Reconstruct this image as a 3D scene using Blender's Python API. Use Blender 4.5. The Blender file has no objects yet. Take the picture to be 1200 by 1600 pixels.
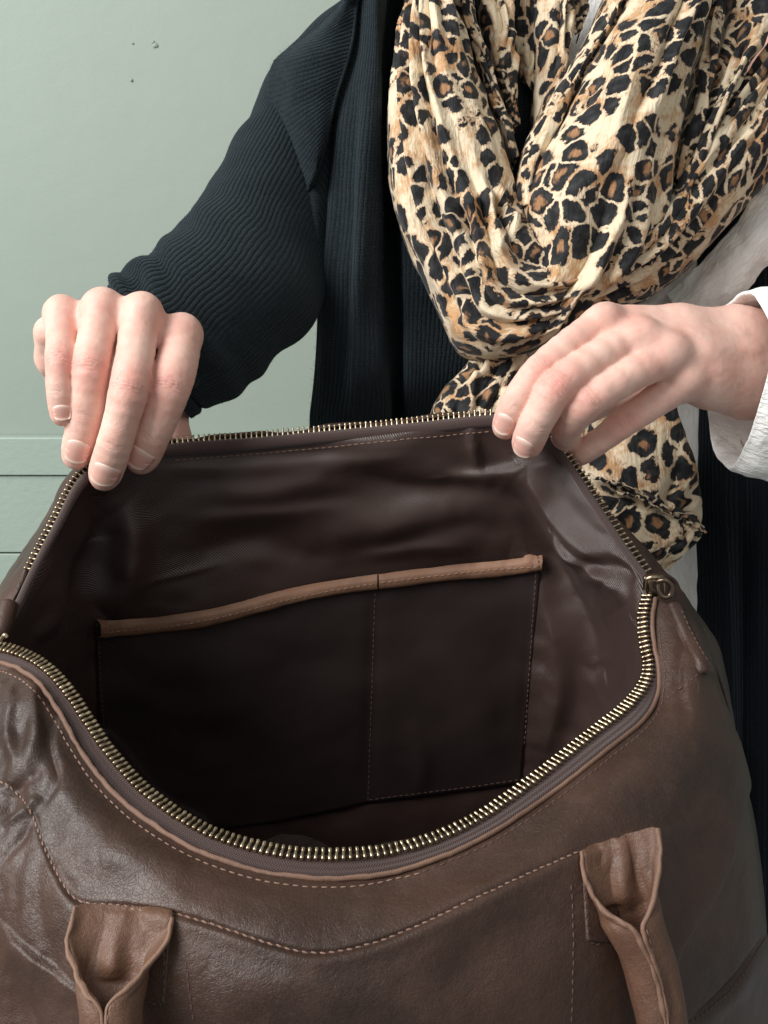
import bpy, math, random
import numpy as np
from mathutils import Vector, Matrix
from mathutils.bvhtree import BVHTree
import openvdb

random.seed(4); RNG = np.random.default_rng(4)
C = bpy.context.scene.collection
scene = bpy.context.scene

# ------------------------------------------------------------------ camera, world, lamps
PITCH = math.radians(18); FPX = 1648.0
CAM = np.array([0.0, 0.0, 1.25])
FWD = np.array([0, math.cos(PITCH), -math.sin(PITCH)])
UPV = np.array([0, math.sin(PITCH), math.cos(PITCH)])
RGT = np.array([1.0, 0, 0])
cd = bpy.data.cameras.new('camera'); cam = bpy.data.objects.new('camera', cd); C.objects.link(cam)
cam.location = CAM; cam.rotation_euler = (math.pi/2 - PITCH, 0, 0)
cd.sensor_fit = 'HORIZONTAL'; cd.sensor_width = 36; cd.lens = 36*FPX/1200
cd.clip_start = 0.01; cd.clip_end = 50
scene.camera = cam

world = bpy.data.worlds.new('World'); scene.world = world; world.use_nodes = True
wb = world.node_tree.nodes['Background']
wb.inputs[0].default_value = (0.86, 0.90, 0.88, 1); wb.inputs[1].default_value = 0.33

def area(name, loc, target, size, power, col):
    l = bpy.data.lights.new(name, 'AREA'); l.shape = 'RECTANGLE'; l.size, l.size_y = size
    l.energy = power; l.color = col
    o = bpy.data.objects.new(name, l); C.objects.link(o); o.location = loc
    d = Vector(target) - Vector(loc)
    o.rotation_euler = d.to_track_quat('-Z', 'Y').to_euler()
    return o
area('window_light', (-1.25, -0.15, 2.15), (0, 0.5, 1.15), (1.1, 1.3), 54, (1.0, 0.985, 0.965))
area('fill_light', (0.7, -0.9, 2.3), (0.05, 0.5, 1.1), (1.2, 0.9), 3.5, (1.0, 0.93, 0.86))  # weak warm fill added from the front right, not a lamp of the room

scene.view_settings.view_transform = 'Standard'; scene.view_settings.look = 'None'
scene.view_settings.exposure = 0.0; scene.view_settings.gamma = 1.0
scene.cycles.max_bounces = 6

# ------------------------------------------------------------------ maths helpers
def P(a):
    """photograph pixel + distance in front of the lens (m) -> camera-frame metres (x right, y up, z depth)"""
    a = np.asarray(a, float)
    return np.stack([(a[..., 0]-600)/FPX*a[..., 2], (800-a[..., 1])/FPX*a[..., 2], a[..., 2]], -1)
def W(c):
    c = np.asarray(c, float)
    return CAM + c[..., 0:1]*RGT + c[..., 1:2]*UPV + c[..., 2:3]*FWD
def pix(c):
    return np.stack([600 + c[..., 0]/c[..., 2]*FPX, 800 - c[..., 1]/c[..., 2]*FPX], -1)
def toC(w):
    v = np.asarray(w, float) - CAM
    return np.stack([v@RGT, v@UPV, v@FWD], -1)
def cr(pts, n, closed=False):
    """Catmull-Rom through the points, n samples; works along axis 0"""
    p = np.asarray(pts, float); m = len(p)
    if closed:
        t = np.linspace(0, m, n, endpoint=False); q = lambda i: p[i % m]
    else:
        e0 = 2*p[0]-p[1]; e1 = 2*p[-1]-p[-2]
        pe = np.concatenate([e0[None], p, e1[None]])
        t = np.linspace(0, m-1, n); q = lambda i: pe[np.clip(i+1, 0, m+1)]
    i = np.floor(t).astype(int)
    if not closed: i = np.minimum(i, m-2)
    f = (t-i).reshape((-1,)+(1,)*(p.ndim-1))
    a, b, c, d = q(i-1), q(i), q(i+1), q(i+2)
    return 0.5*(2*b + (c-a)*f + (2*a-5*b+4*c-d)*f**2 + (3*b-a-3*c+d)*f**3)
def resample(p, n=None, step=None):
    seg = np.linalg.norm(np.diff(p[:, :3], axis=0), axis=1)+1e-12; s = np.concatenate([[0], np.cumsum(seg)])
    if step: n = max(2, int(round(s[-1]/step))+1)
    t = np.linspace(0, s[-1], n)
    return np.stack([np.interp(t, s, p[:, k]) for k in range(p.shape[1])], -1)
def tensor(rows, nu, nv, closed=False):
    r = np.stack([cr(row, nu, closed) for row in rows])       # (R,nu,3)
    return P(cr(r, nv))
def _h(i, j, k, s):
    n = (i*73856093 ^ j*19349663 ^ k*83492791 ^ (s*2654435761 & 0xffffffff)) & 0xffffffff
    n = ((n ^ (n >> 13))*1274126177) & 0xffffffff
    return ((n ^ (n >> 16)) & 0xffff)/32767.5 - 1
def vnoise(p, s=0):
    p = np.asarray(p, float); i = np.floor(p).astype(np.int64); f = p-i; f = f*f*(3-2*f)
    r = 0
    for a in (0, 1):
        for b in (0, 1):
            for c in (0, 1):
                w = (f[..., 0] if a else 1-f[..., 0])*(f[..., 1] if b else 1-f[..., 1])*(f[..., 2] if c else 1-f[..., 2])
                r = r + w*_h(i[..., 0]+a, i[..., 1]+b, i[..., 2]+c, s)
    return r
def fbm(p, o=3, s=0):
    r = 0; a = 1.0
    for k in range(o):
        r = r + a*vnoise(np.asarray(p)*(2**k), s+k*7); a *= 0.5
    return r
def gnormals(G, closed=False):
    if closed:
        du = np.roll(G, -1, 1) - np.roll(G, 1, 1)
    else: du = np.gradient(G, axis=1)
    dv = np.gradient(G, axis=0)
    n = np.cross(du, dv); n /= (np.linalg.norm(n, axis=-1, keepdims=True)+1e-12)
    if (n[..., 2]).mean() > 0: n = -n
    return n
def polydist(q, line):
    """q (...,2) pixels; returns signed distance and position 0..1 along the line"""
    sh = q.shape[:-1]; q = q.reshape(-1, 2)
    best = np.full(len(q), 1e9); sg = np.ones(len(q)); pos = np.zeros(len(q))
    seg = np.linalg.norm(np.diff(line, axis=0), axis=1); cs = np.concatenate([[0], np.cumsum(seg)])
    for k in range(len(line)-1):
        a, b = line[k], line[k+1]; ab = b-a; L = ab@ab+1e-9
        t = np.clip(((q-a)@ab)/L, 0, 1); d = q-(a+t[:, None]*ab); dd = np.hypot(d[:, 0], d[:, 1])
        m = dd < best
        best = np.where(m, dd, best); sg = np.where(m, np.sign(ab[0]*d[:, 1]-ab[1]*d[:, 0]), sg)
        pos = np.where(m, (cs[k]+t*seg[k])/cs[-1], pos)
    return (best*sg).reshape(sh), pos.reshape(sh)
def folds(G, N, lst):
    """raise (or sink) folds of cloth or leather along lines: (points, sigma one side, sigma other side, height m)"""
    q = pix(G); h = 0
    for pts, s1, s2, amp in lst:
        line = cr(np.array(pts, float), max(8, len(pts)*6))
        d, t = polydist(q, line)
        prof = np.where(d < 0, np.exp(-(d/s1)**2), np.exp(-(d/s2)**2))
        h = h + amp*prof*np.sin(np.pi*np.clip(t, 0.02, 0.98))**0.5
    return G + N*h[..., None]

# ------------------------------------------------------------------ object helpers
def tag(o, label=None, cat=None, group=None, kind=None):
    if label: o['label'] = label
    if cat: o['category'] = cat
    if group: o['group'] = group
    if kind: o['kind'] = kind
    return o
BASE = {}
def empty(name, loc):
    o = bpy.data.objects.new(name, None); C.objects.link(o); o.location = loc; o.empty_display_size = 0.05
    BASE[o.name] = np.array(loc, float); return o
def origin(o): return BASE.get(o.name, np.zeros(3)) if o else np.zeros(3)
def mesh_obj(name, verts, faces, mat, parent=None, uv=None, smooth=True, attrs=None, thick=0, thick_off=-1, bevel=0, subsurf=0):
    """verts in world metres"""
    base = origin(parent)
    me = bpy.data.meshes.new(name)
    v = np.asarray(verts, float).reshape(-1, 3) - base
    me.from_pydata(v.tolist(), [], [list(map(int, f)) for f in faces]); me.update()
    if uv is not None:
        ul = me.uv_layers.new(name='UVMap'); uv = np.asarray(uv).reshape(-1, 2)
        li = np.zeros(len(me.loops), int); me.loops.foreach_get('vertex_index', li)
        ul.data.foreach_set('uv', uv[li].astype(np.float32).ravel())
    for k, val in (attrs or {}).items():
        at = me.attributes.new(k, 'FLOAT', 'POINT'); at.data.foreach_set('value', np.asarray(val, np.float32).ravel())
    if smooth: me.polygons.foreach_set('use_smooth', [True]*len(me.polygons))
    for m_ in (mat if isinstance(mat, (list, tuple)) else [mat]): me.materials.append(m_)
    o = bpy.data.objects.new(name, me); C.objects.link(o)
    if parent: o.parent = parent; BASE[o.name] = base
    if thick:
        md = o.modifiers.new('thickness', 'SOLIDIFY'); md.thickness = thick; md.offset = thick_off
    if bevel:
        md = o.modifiers.new('bevel', 'BEVEL'); md.width = bevel; md.segments = 2
    if subsurf:
        md = o.modifiers.new('sub', 'SUBSURF'); md.levels = subsurf; md.render_levels = subsurf
    return o
def gfaces(nv, nu, closed=False, off=0, flip=False):
    i, j = np.meshgrid(np.arange(nv-1), np.arange(nu if closed else nu-1), indexing='ij')
    j2 = (j+1) % nu
    f = np.stack([i*nu+j, i*nu+j2, (i+1)*nu+j2, (i+1)*nu+j], -1).reshape(-1, 4)+off
    return f[:, ::-1] if flip else f
def guv(G):
    """UV in metres: arc length along u and v"""
    du = np.linalg.norm(np.diff(G, axis=1), axis=-1).mean(0); dv = np.linalg.norm(np.diff(G, axis=0), axis=-1).mean(1)
    u = np.concatenate([[0], np.cumsum(du)]); v = np.concatenate([[0], np.cumsum(dv)])
    return np.stack(np.meshgrid(u, v), -1)
def grid_obj(name, G, mat, parent, closed=False, uv=None, thick=0, **k):
    nv, nu = G.shape[:2]
    if uv is None: uv = guv(G)
    flip = False
    if not closed:
        flip = np.cross(np.gradient(G, axis=1), np.gradient(G, axis=0))[..., 2].sum() < 0
    return mesh_obj(name, W(G), gfaces(nv, nu, closed, flip=flip), mat, parent, uv=uv, thick=thick, **k)
class MB:
    def __init__(s): s.v = []; s.f = []; s.uv = []; s.n = 0
    def add(s, v, f, uv=None):
        v = np.asarray(v, float).reshape(-1, 3)
        s.v.append(v); s.f += [[int(i)+s.n for i in q] for q in f]
        s.uv.append(np.zeros((len(v), 2)) if uv is None else np.asarray(uv).reshape(-1, 2)); s.n += len(v)
    def grid(s, G, closed=False, uv=None):
        s.add(W(G), gfaces(G.shape[0], G.shape[1], closed), guv(G) if uv is None else uv)
    def build(s, name, mat, parent=None, **k):
        return mesh_obj(name, np.concatenate(s.v), s.f, mat, parent, uv=np.concatenate(s.uv), **k)
def frames(p):
    """tangents of a polyline"""
    t = np.gradient(p, axis=0); return t/(np.linalg.norm(t, axis=1, keepdims=True)+1e-12)
def tube(path, r, up=None, k=10, flat=1.0):
    """grid (n,k,3) of a tube round a path in camera-frame metres"""
    t = frames(path); r = np.broadcast_to(r, (len(path),))
    up = np.array([0, 0, -1.0]) if up is None else up
    a = np.cross(t, up); a /= np.linalg.norm(a, axis=1, keepdims=True)+1e-9; b = np.cross(a, t)
    th = np.linspace(0, 2*np.pi, k, endpoint=False)
    return path[:, None]+r[:, None, None]*(np.cos(th)[None, :, None]*a[:, None]+flat*np.sin(th)[None, :, None]*b[:, None])
def caster(objs_verts_faces):
    trees = [BVHTree.FromPolygons([Vector(p) for p in W(v).reshape(-1, 3)], [tuple(map(int, q)) for q in f]) for v, f in objs_verts_faces]
    def f(px, py, off=0.0, fallback=0.5):
        d = Vector(W(P([px, py, 1.0]))-CAM); L = d.length; d.normalize(); best = None
        for t in trees:
            hit = t.ray_cast(Vector(CAM), d)
            if hit[0] is not None and (best is None or hit[3] < best[1]): best = (hit, hit[3])
        if best is None: return P([px, py, fallback]), np.array([0, 0, -1.0])
        h = best[0]; n = toC(np.array(h[1])+CAM)
        if n@toC(np.array(h[0])) > 0: n = -n
        return toC(np.array(h[0]))+n*off, n
    return f

# ------------------------------------------------------------------ materials
def srgb(r, g, b):
    f = lambda c: (c/255/12.92) if c/255 <= 0.04045 else ((c/255+0.055)/1.055)**2.4
    return (f(r), f(g), f(b), 1)
class NT:
    def __init__(s, name):
        s.m = bpy.data.materials.new(name); s.m.use_nodes = True; s.t = s.m.node_tree
        s.b = s.t.nodes['Principled BSDF']; s.out = s.t.nodes['Material Output']
    def n(s, typ, **kw):
        nd = s.t.nodes.new(typ)
        for k, v in kw.items():
            if k.startswith('i_'):
                key = k[2:]; key = int(key) if key.isdigit() else key
                s.set(nd.inputs[key], v)
            else: setattr(nd, k, v)
        return nd
    def set(s, inp, v):
        if isinstance(v, bpy.types.NodeSocket): s.t.links.new(v, inp)
        else: inp.default_value = v
    def math(s, op, a, b=0.0, c=0.0, clamp=False):
        nd = s.t.nodes.new('ShaderNodeMath'); nd.operation = op; nd.use_clamp = clamp
        for i, v in enumerate((a, b, c)): s.set(nd.inputs[i], v)
        return nd.outputs[0]
    def mix(s, f, a, b, mode='MIX'):
        nd = s.t.nodes.new('ShaderNodeMix'); nd.data_type = 'RGBA'; nd.blend_type = mode
        s.set(nd.inputs[0], f); s.set(nd.inputs[6], a); s.set(nd.inputs[7], b); return nd.outputs[2]
    def ramp(s, f, a, b, o1=0.0, o2=1.0):
        nd = s.t.nodes.new('ShaderNodeMapRange'); nd.interpolation_type = 'SMOOTHSTEP'
        s.set(nd.inputs[0], f); nd.inputs[1].default_value = a; nd.inputs[2].default_value = b
        nd.inputs[3].default_value = o1; nd.inputs[4].default_value = o2; return nd.outputs[0]
    def coord(s, kind='Object', scale=(1, 1, 1), rot=(0, 0, 0)):
        tc = s.t.nodes.new('ShaderNodeTexCoord'); mp = s.t.nodes.new('ShaderNodeMapping')
        s.t.links.new(tc.outputs[kind], mp.inputs[0]); mp.inputs['Scale'].default_value = scale
        mp.inputs['Rotation'].default_value = rot; return mp.outputs[0]
    def noise(s, v, scale, detail=3, rough=0.5, col=False, dist=0.0):
        nd = s.t.nodes.new('ShaderNodeTexNoise'); s.t.links.new(v, nd.inputs['Vector'])
        nd.inputs['Scale'].default_value = scale; nd.inputs['Detail'].default_value = detail
        nd.inputs['Roughness'].default_value = rough; nd.inputs['Distortion'].default_value = dist
        return nd.outputs['Color' if col else 'Fac']
    def voro(s, v, scale, feature='F1', out='Distance'):
        nd = s.t.nodes.new('ShaderNodeTexVoronoi'); nd.feature = feature
        s.t.links.new(v, nd.inputs['Vector']); nd.inputs['Scale'].default_value = scale
        return nd.outputs[out] if out else nd
    def bump(s, h, dist, strength=1.0, prev=None):
        nd = s.t.nodes.new('ShaderNodeBump'); s.set(nd.inputs['Height'], h)
        nd.inputs['Distance'].default_value = dist; nd.inputs['Strength'].default_value = strength
        if prev is not None: s.t.links.new(prev, nd.inputs['Normal'])
        return nd.outputs[0]
    def p(s, **kw):
        names = {'col': 'Base Color', 'rough': 'Roughness', 'metal': 'Metallic', 'nor': 'Normal', 'spec': 'Specular IOR Level',
                 'sss': 'Subsurface Weight', 'sheen': 'Sheen Weight', 'coat': 'Coat Weight', 'coatr': 'Coat Roughness', 'aniso': 'Anisotropic'}
        for k, v in kw.items(): s.set(s.b.inputs[names[k]], v)
        return s.m

def leather(name, base, dark, light, rough=0.42, grain=1.0, crease=1.0, raw=0.0):
    t = NT(name); v = t.coord('Object')
    big = t.noise(v, 14, 4, 0.55); mid = t.noise(v, 60, 5, 0.6); fine = t.noise(v, 900, 3, 0.6)
    col = t.mix(t.ramp(big, 0.32, 0.66), dark, base)
    col = t.mix(t.math('MULTIPLY', t.ramp(mid, 0.48, 0.78), 0.35), col, light)
    v2 = t.n('ShaderNodeVectorMath', operation='ADD'); t.set(v2.inputs[0], v)
    nz = t.n('ShaderNodeVectorMath', operation='SCALE'); t.set(nz.inputs[0], t.noise(v, 90, 2, 0.5, col=True)); nz.inputs['Scale'].default_value = 0.012
    t.set(v2.inputs[1], nz.outputs[0])
    vo = t.voro(v2.outputs[0], 700, 'DISTANCE_TO_EDGE')
    cre = t.voro(v2.outputs[0], 210, 'DISTANCE_TO_EDGE')
    b = t.bump(t.ramp(vo, 0.0, 0.12), 0.00010*grain, 0.5)
    b = t.bump(t.math('MULTIPLY', t.ramp(cre, 0.0, 0.05), t.ramp(big, 0.45, 0.65)), 0.00012*crease, 0.2, b)
    b = t.bump(t.noise(v, 240, 4, 0.65), 0.0004*grain, 0.4, b)
    b = t.bump(t.noise(v, 750, 3, 0.7), 0.00035*grain, 0.5, b)
    b = t.bump(mid, 0.0022*crease, 0.25, b)
    r = t.math('ADD', rough-0.14, t.math('MULTIPLY_ADD', mid, 0.24, t.math('MULTIPLY', fine, 0.14)))
    col = t.mix(t.ramp(fine, 0.3, 0.8, 0, 0.25), col, light)
    return t.p(col=col, rough=r, nor=b, spec=0.42)
M = {}
M['leather'] = leather('brown_leather', srgb(67, 47, 38), srgb(48, 34, 29), srgb(88, 66, 54), rough=0.38)
M['handle_leather'] = leather('handle_leather', srgb(96, 68, 53), srgb(72, 51, 41), srgb(124, 92, 73), rough=0.44, crease=1.2)
M['trim_leather'] = leather('trim_leather', srgb(132, 97, 76), srgb(108, 78, 61), srgb(154, 118, 94), rough=0.55, grain=0.6)
M['edge_leather'] = leather('edge_leather', srgb(122, 93, 77), srgb(96, 72, 60), srgb(144, 114, 96), rough=0.6, grain=0.5)

def twill(name, base, rough=0.38, spec=0.55):
    t = NT(name); uv = t.coord('UV'); v = t.coord('Object')
    sep = t.n('ShaderNodeSeparateXYZ'); t.set(sep.inputs[0], v)
    w = t.math('SINE', t.math('MULTIPLY', t.math('ADD', t.math('MULTIPLY', sep.outputs[0], 0.8), t.math('SUBTRACT', sep.outputs[2], t.math('MULTIPLY', sep.outputs[1], 0.5))), 2*math.pi/0.0012))
    nz = t.noise(v, 35, 3); f2 = t.noise(v, 1500, 2)
    wh = t.math('MULTIPLY_ADD', w, 0.5, 0.5)
    col = t.mix(t.math('MULTIPLY', wh, 0.5), base, tuple(min(1, c*1.9) for c in base[:3])+(1,))
    col = t.mix(t.ramp(f2, 0.4, 0.8, 0, 0.3), col, tuple(c*0.6 for c in base[:3])+(1,))
    b = t.bump(t.math('ADD', wh, f2), 0.00028, 0.6)
    b = t.bump(t.noise(v, 55, 4, 0.55), 0.003, 0.2, b)
    return t.p(col=col, rough=t.math('MULTIPLY_ADD', nz, 0.15, rough-0.05), nor=b, spec=spec, sheen=0.02)
M['lining'] = twill('satin_lining', srgb(52, 37, 33), 0.36, .55)
M['pocket'] = twill('pocket_cloth', srgb(37, 27, 26), 0.50, 0.3)

t = NT('zip_tape'); uv = t.coord('UV'); sep = t.n('ShaderNodeSeparateXYZ'); t.set(sep.inputs[0], uv)
zig = t.math('PINGPONG', sep.outputs[1], 0.0011)
w = t.math('SINE', t.math('MULTIPLY', t.math('ADD', sep.outputs[0], zig), 2*math.pi/0.0010))
wh = t.math('MULTIPLY_ADD', w, 0.5, 0.5)
M['tape'] = t.p(col=t.mix(wh, srgb(44, 29, 28), srgb(78, 55, 50)), rough=0.75, nor=t.bump(wh, 0.0003, 0.8), sheen=0.2)

t = NT('aged_brass'); v = t.coord('Object')
nz = t.noise(v, 700, 3)
oi = t.n('ShaderNodeObjectInfo')
M['brass'] = t.p(col=t.mix(t.math('MULTIPLY_ADD', oi.outputs['Random'], 0.5, t.math('MULTIPLY', nz, 0.4)), srgb(206, 190, 162), srgb(120, 102, 82)), metal=1.0,
                 rough=t.math('MULTIPLY_ADD', nz, 0.25, 0.18), nor=t.bump(nz, 0.0001, 0.3))
t = NT('dark_metal'); M['gunmetal'] = t.p(col=srgb(120, 105, 92), metal=1.0, rough=0.3)
t = NT('thread'); v = t.coord('Object')
M['thread'] = t.p(col=t.mix(t.noise(v, 300), srgb(150, 120, 104), srgb(112, 86, 74)), rough=0.7)
t = NT('dark_thread'); M['dthread'] = t.p(col=srgb(84, 62, 54), rough=0.7)

def knit(name, base, hi, pitch=0.0030):
    t = NT(name); uv = t.coord('UV'); v = t.coord('Object')
    sep = t.n('ShaderNodeSeparateXYZ'); t.set(sep.inputs[0], uv)
    wob = t.math('MULTIPLY', t.math('SUBTRACT', t.noise(v, 160, 3), 0.5), 0.0016)
    ph = t.math('MULTIPLY', t.math('ADD', sep.outputs[0], wob), math.pi/pitch)
    rib = t.math('POWER', t.math('ABSOLUTE', t.math('SINE', ph)), 0.55)
    st = t.math('ABSOLUTE', t.math('SINE', t.math('MULTIPLY', t.math('ADD', sep.outputs[1], t.math('MULTIPLY', rib, 0.0006)), math.pi/0.0020)))
    fuzz = t.noise(v, 1100, 4, 0.75); fz2 = t.noise(v, 380, 3, 0.7)
    h = t.math('ADD', rib, t.math('ADD', t.math('MULTIPLY', st, 0.22), t.math('MULTIPLY', fuzz, 0.65)))
    col = t.mix(t.ramp(fuzz, 0.42, 0.75), base, hi)
    col = t.mix(t.math('MULTIPLY', t.ramp(rib, 0.55, 0.15), 0.75), col, tuple(c*0.35 for c in base[:3])+(1,))
    b = t.bump(h, 0.0011, 0.85); b = t.bump(fz2, 0.001, 0.35, b)
    t.b.inputs['Sheen Roughness'].default_value = 0.6
    t.b.inputs['Sheen Tint'].default_value = (0.55, 0.75, 0.85, 1)
    return t.p(col=col, rough=0.95, nor=b, sheen=0.10, spec=0.12)
M['knit'] = knit('dark_rib_knit', srgb(19, 25, 29), srgb(41, 48, 53))
t = NT('knit_fuzz'); M['knit_fuzz'] = t.p(col=srgb(28, 37, 43), rough=1.0, spec=0.1)
M['knit_side'] = knit('dark_side_knit', srgb(16, 18, 24), srgb(28, 32, 39), 0.0032)

t = NT('leopard_cotton'); uv = t.coord('UV'); v = t.coord('Object')
def vadd(t, a, b, sc):
    c = t.n('ShaderNodeVectorMath', operation='SUBTRACT'); t.set(c.inputs[0], b); c.inputs[1].default_value = (0.5, 0.5, 0.5)
    s_ = t.n('ShaderNodeVectorMath', operation='SCALE'); t.set(s_.inputs[0], c.outputs[0]); s_.inputs['Scale'].default_value = sc
    a_ = t.n('ShaderNodeVectorMath', operation='ADD'); t.set(a_.inputs[0], a); t.set(a_.inputs[1], s_.outputs[0]); return a_.outputs[0]
w1 = vadd(t, uv, t.noise(uv, 62, 2, 0.5, col=True), 0.012)
w2 = vadd(t, w1, t.noise(uv, 330, 3, 0.6, col=True), 0.0036)
fu = t.n('ShaderNodeMapping'); t.set(fu.inputs[0], uv); fu.inputs['Scale'].default_value = (1, 0.28, 1)
w3 = vadd(t, w2, t.noise(fu.outputs[0], 1300, 2, 0.6, col=True), 0.0014)
SC = 71
v1 = t.n('ShaderNodeTexVoronoi', feature='F1'); t.set(v1.inputs['Vector'], w3); v1.inputs['Scale'].default_value = SC
ve = t.n('ShaderNodeTexVoronoi', feature='DISTANCE_TO_EDGE'); t.set(ve.inputs['Vector'], w3); ve.inputs['Scale'].default_value = SC
rnd = t.n('ShaderNodeSeparateColor'); t.set(rnd.inputs[0], v1.outputs['Color'])
edge = ve.outputs['Distance']; thr = t.math('MULTIPLY_ADD', rnd.outputs[0], 0.06, 0.042)
val = t.math('MINIMUM', t.math('SUBTRACT', edge, thr), t.math('MULTIPLY', t.math('SUBTRACT', 0.60, v1.outputs['Distance']), 0.6))
blob = t.ramp(val, -0.010, 0.014)
brown = t.ramp(val, -0.07, 0.01)
ros = t.math('MULTIPLY', t.ramp(t.math('ADD', v1.outputs['Distance'], t.math('MULTIPLY', t.noise(fu.outputs[0], 500, 3), 0.25)), 0.42, 0.28), t.ramp(rnd.outputs[1], 0.50, 0.54))
bgm = t.noise(uv, 38, 3, 0.6); strk = t.noise(fu.outputs[0], 900, 3, 0.7)
cream = t.mix(t.ramp(t.math('ADD', bgm, t.math('MULTIPLY', t.math('SUBTRACT', strk, 0.5), 0.45)), 0.45, 0.66), srgb(224, 208, 180), srgb(188, 146, 104))
cream = t.mix(t.math('MULTIPLY', brown, t.ramp(strk, 0.35, 0.7, 0.2, 0.9)), cream, srgb(160, 112, 72))
black = t.mix(t.ramp(t.noise(uv, 150, 3), 0.42, 0.72), srgb(22, 23, 26), srgb(54, 55, 57))
black = t.mix(t.math('MULTIPLY', ros, 0.9), black, t.mix(strk, srgb(120, 80, 52), srgb(196, 150, 108)))
col = t.mix(blob, cream, black)
wv = t.math('ADD', t.noise(uv, 2600, 1), 0.0)
b = t.bump(wv, 0.00018, 0.4)
fw = t.n('ShaderNodeMapping'); t.set(fw.inputs[0], uv); fw.inputs['Scale'].default_value = (1.0, 0.22, 1)
b = t.bump(t.noise(fw.outputs[0], 80, 4, 0.55, dist=0.6), 0.0060, 0.7, b)
b = t.bump(t.noise(v, 130, 3, 0.6), 0.0018, 0.4, b)
M['leopard'] = t.p(col=col, rough=0.72, nor=b, sheen=0.1, spec=0.25)

t = NT('crinkle_cotton'); uv = t.coord('UV'); v = t.coord('Object')
sep = t.n('ShaderNodeSeparateXYZ'); t.set(sep.inputs[0], uv)
st = t.n('ShaderNodeMapping'); t.set(st.inputs[0], uv); st.inputs['Scale'].default_value = (1.0, 0.35, 1)
nn = t.noise(st.outputs[0], 420, 4, 0.6, dist=0.7)
b = t.bump(nn, 0.0024, 0.7); b = t.bump(t.noise(v, 70, 3), 0.004, 0.3, b)
M['cotton'] = t.p(col=t.mix(nn, srgb(236, 235, 231), srgb(250, 249, 246)), rough=0.9, nor=b, sheen=0.15, spec=0.2)
t = NT('grey_top'); v = t.coord('Object')
M['greytop'] = t.p(col=t.mix(t.noise(v, 900), srgb(84, 88, 86), srgb(104, 108, 104)), rough=0.9)

t = NT('sage_paint'); v = t.coord('Object')
b = t.bump(t.noise(v, 260, 3, 0.5), 0.0006, 0.25); b = t.bump(t.noise(v, 28, 2), 0.006, 0.10, b)
M['paint'] = t.p(col=t.mix(t.noise(v, 3.5, 3), srgb(153, 167, 157), srgb(159, 173, 163)), rough=0.55, nor=b, spec=0.35)
t = NT('sage_gloss_paint'); v = t.coord('Object')
vy = t.n('ShaderNodeMapping'); t.set(vy.inputs[0], v); vy.inputs['Scale'].default_value = (0.6, 1, 1)
b = t.bump(t.noise(vy.outputs[0], 190, 4, 0.5), 0.0012, 0.4)
M['board'] = t.p(col=t.mix(t.noise(v, 9, 3), srgb(160, 177, 166), srgb(167, 184, 173)), rough=0.42, nor=b, spec=0.4)
t = NT('bare_plaster'); M['chip'] = t.p(col=srgb(150, 164, 154), rough=0.7)

def skin():
    t = NT('skin'); v = t.coord('Object')
    at = t.n('ShaderNodeAttribute', attribute_name='flush'); fl = at.outputs['Fac']
    m1 = t.noise(v, 75, 4, 0.6); m2 = t.noise(v, 420, 3, 0.6)
    base = t.mix(t.ramp(m1, 0.35, 0.68), srgb(234, 197, 182), srgb(228, 182, 167))
    base = t.mix(t.math('MULTIPLY', fl, t.ramp(m2, 0.2, 0.8, 0.55, 1.0)), base, srgb(218, 146, 134))
    base = t.mix(t.ramp(m2, 0.6, 0.85, 0, 0.25), base, srgb(190, 130, 112))
    vo = t.voro(v, 1250, 'DISTANCE_TO_EDGE')
    st = t.n('ShaderNodeMapping'); t.set(st.inputs[0], v); st.inputs['Scale'].default_value = (0.45, 1, 1.1)
    b = t.bump(t.ramp(vo, 0, 0.25), 0.00007, 0.5)
    b = t.bump(t.noise(st.outputs[0], 620, 4, 0.6), 0.0004, 0.35, b)
    b = t.bump(t.noise(v, 140, 3, 0.5), 0.0006, 0.15, b)
    t.b.inputs['Subsurface Radius'].default_value = (1.0, 0.35, 0.2); t.b.inputs['Subsurface Scale'].default_value = 0.0022
    return t.p(col=base, rough=t.math('MULTIPLY_ADD', m2, 0.15, 0.42), nor=b, sss=0.25, spec=0.42)
M['skin'] = skin()
t = NT('nail'); uv = t.coord('UV'); sep = t.n('ShaderNodeSeparateXYZ'); t.set(sep.inputs[0], uv)
lun = t.ramp(sep.outputs[1], 0.05, 0.30, 1, 0); fr = t.ramp(sep.outputs[1], 0.84, 0.90)
c_ = t.mix(lun, srgb(236, 180, 166), srgb(243, 206, 194)); c_ = t.mix(fr, c_, srgb(240, 208, 192))
rid = t.n('ShaderNodeMapping'); t.set(rid.inputs[0], uv); rid.inputs['Scale'].default_value = (1, 0.05, 1)
M['nail'] = t.p(col=c_, rough=0.22, nor=t.bump(t.noise(rid.outputs[0], 25, 2), 0.0001, 0.25), spec=0.5, sss=0.15)
t.b.inputs['Subsurface Scale'].default_value = 0.002

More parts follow.
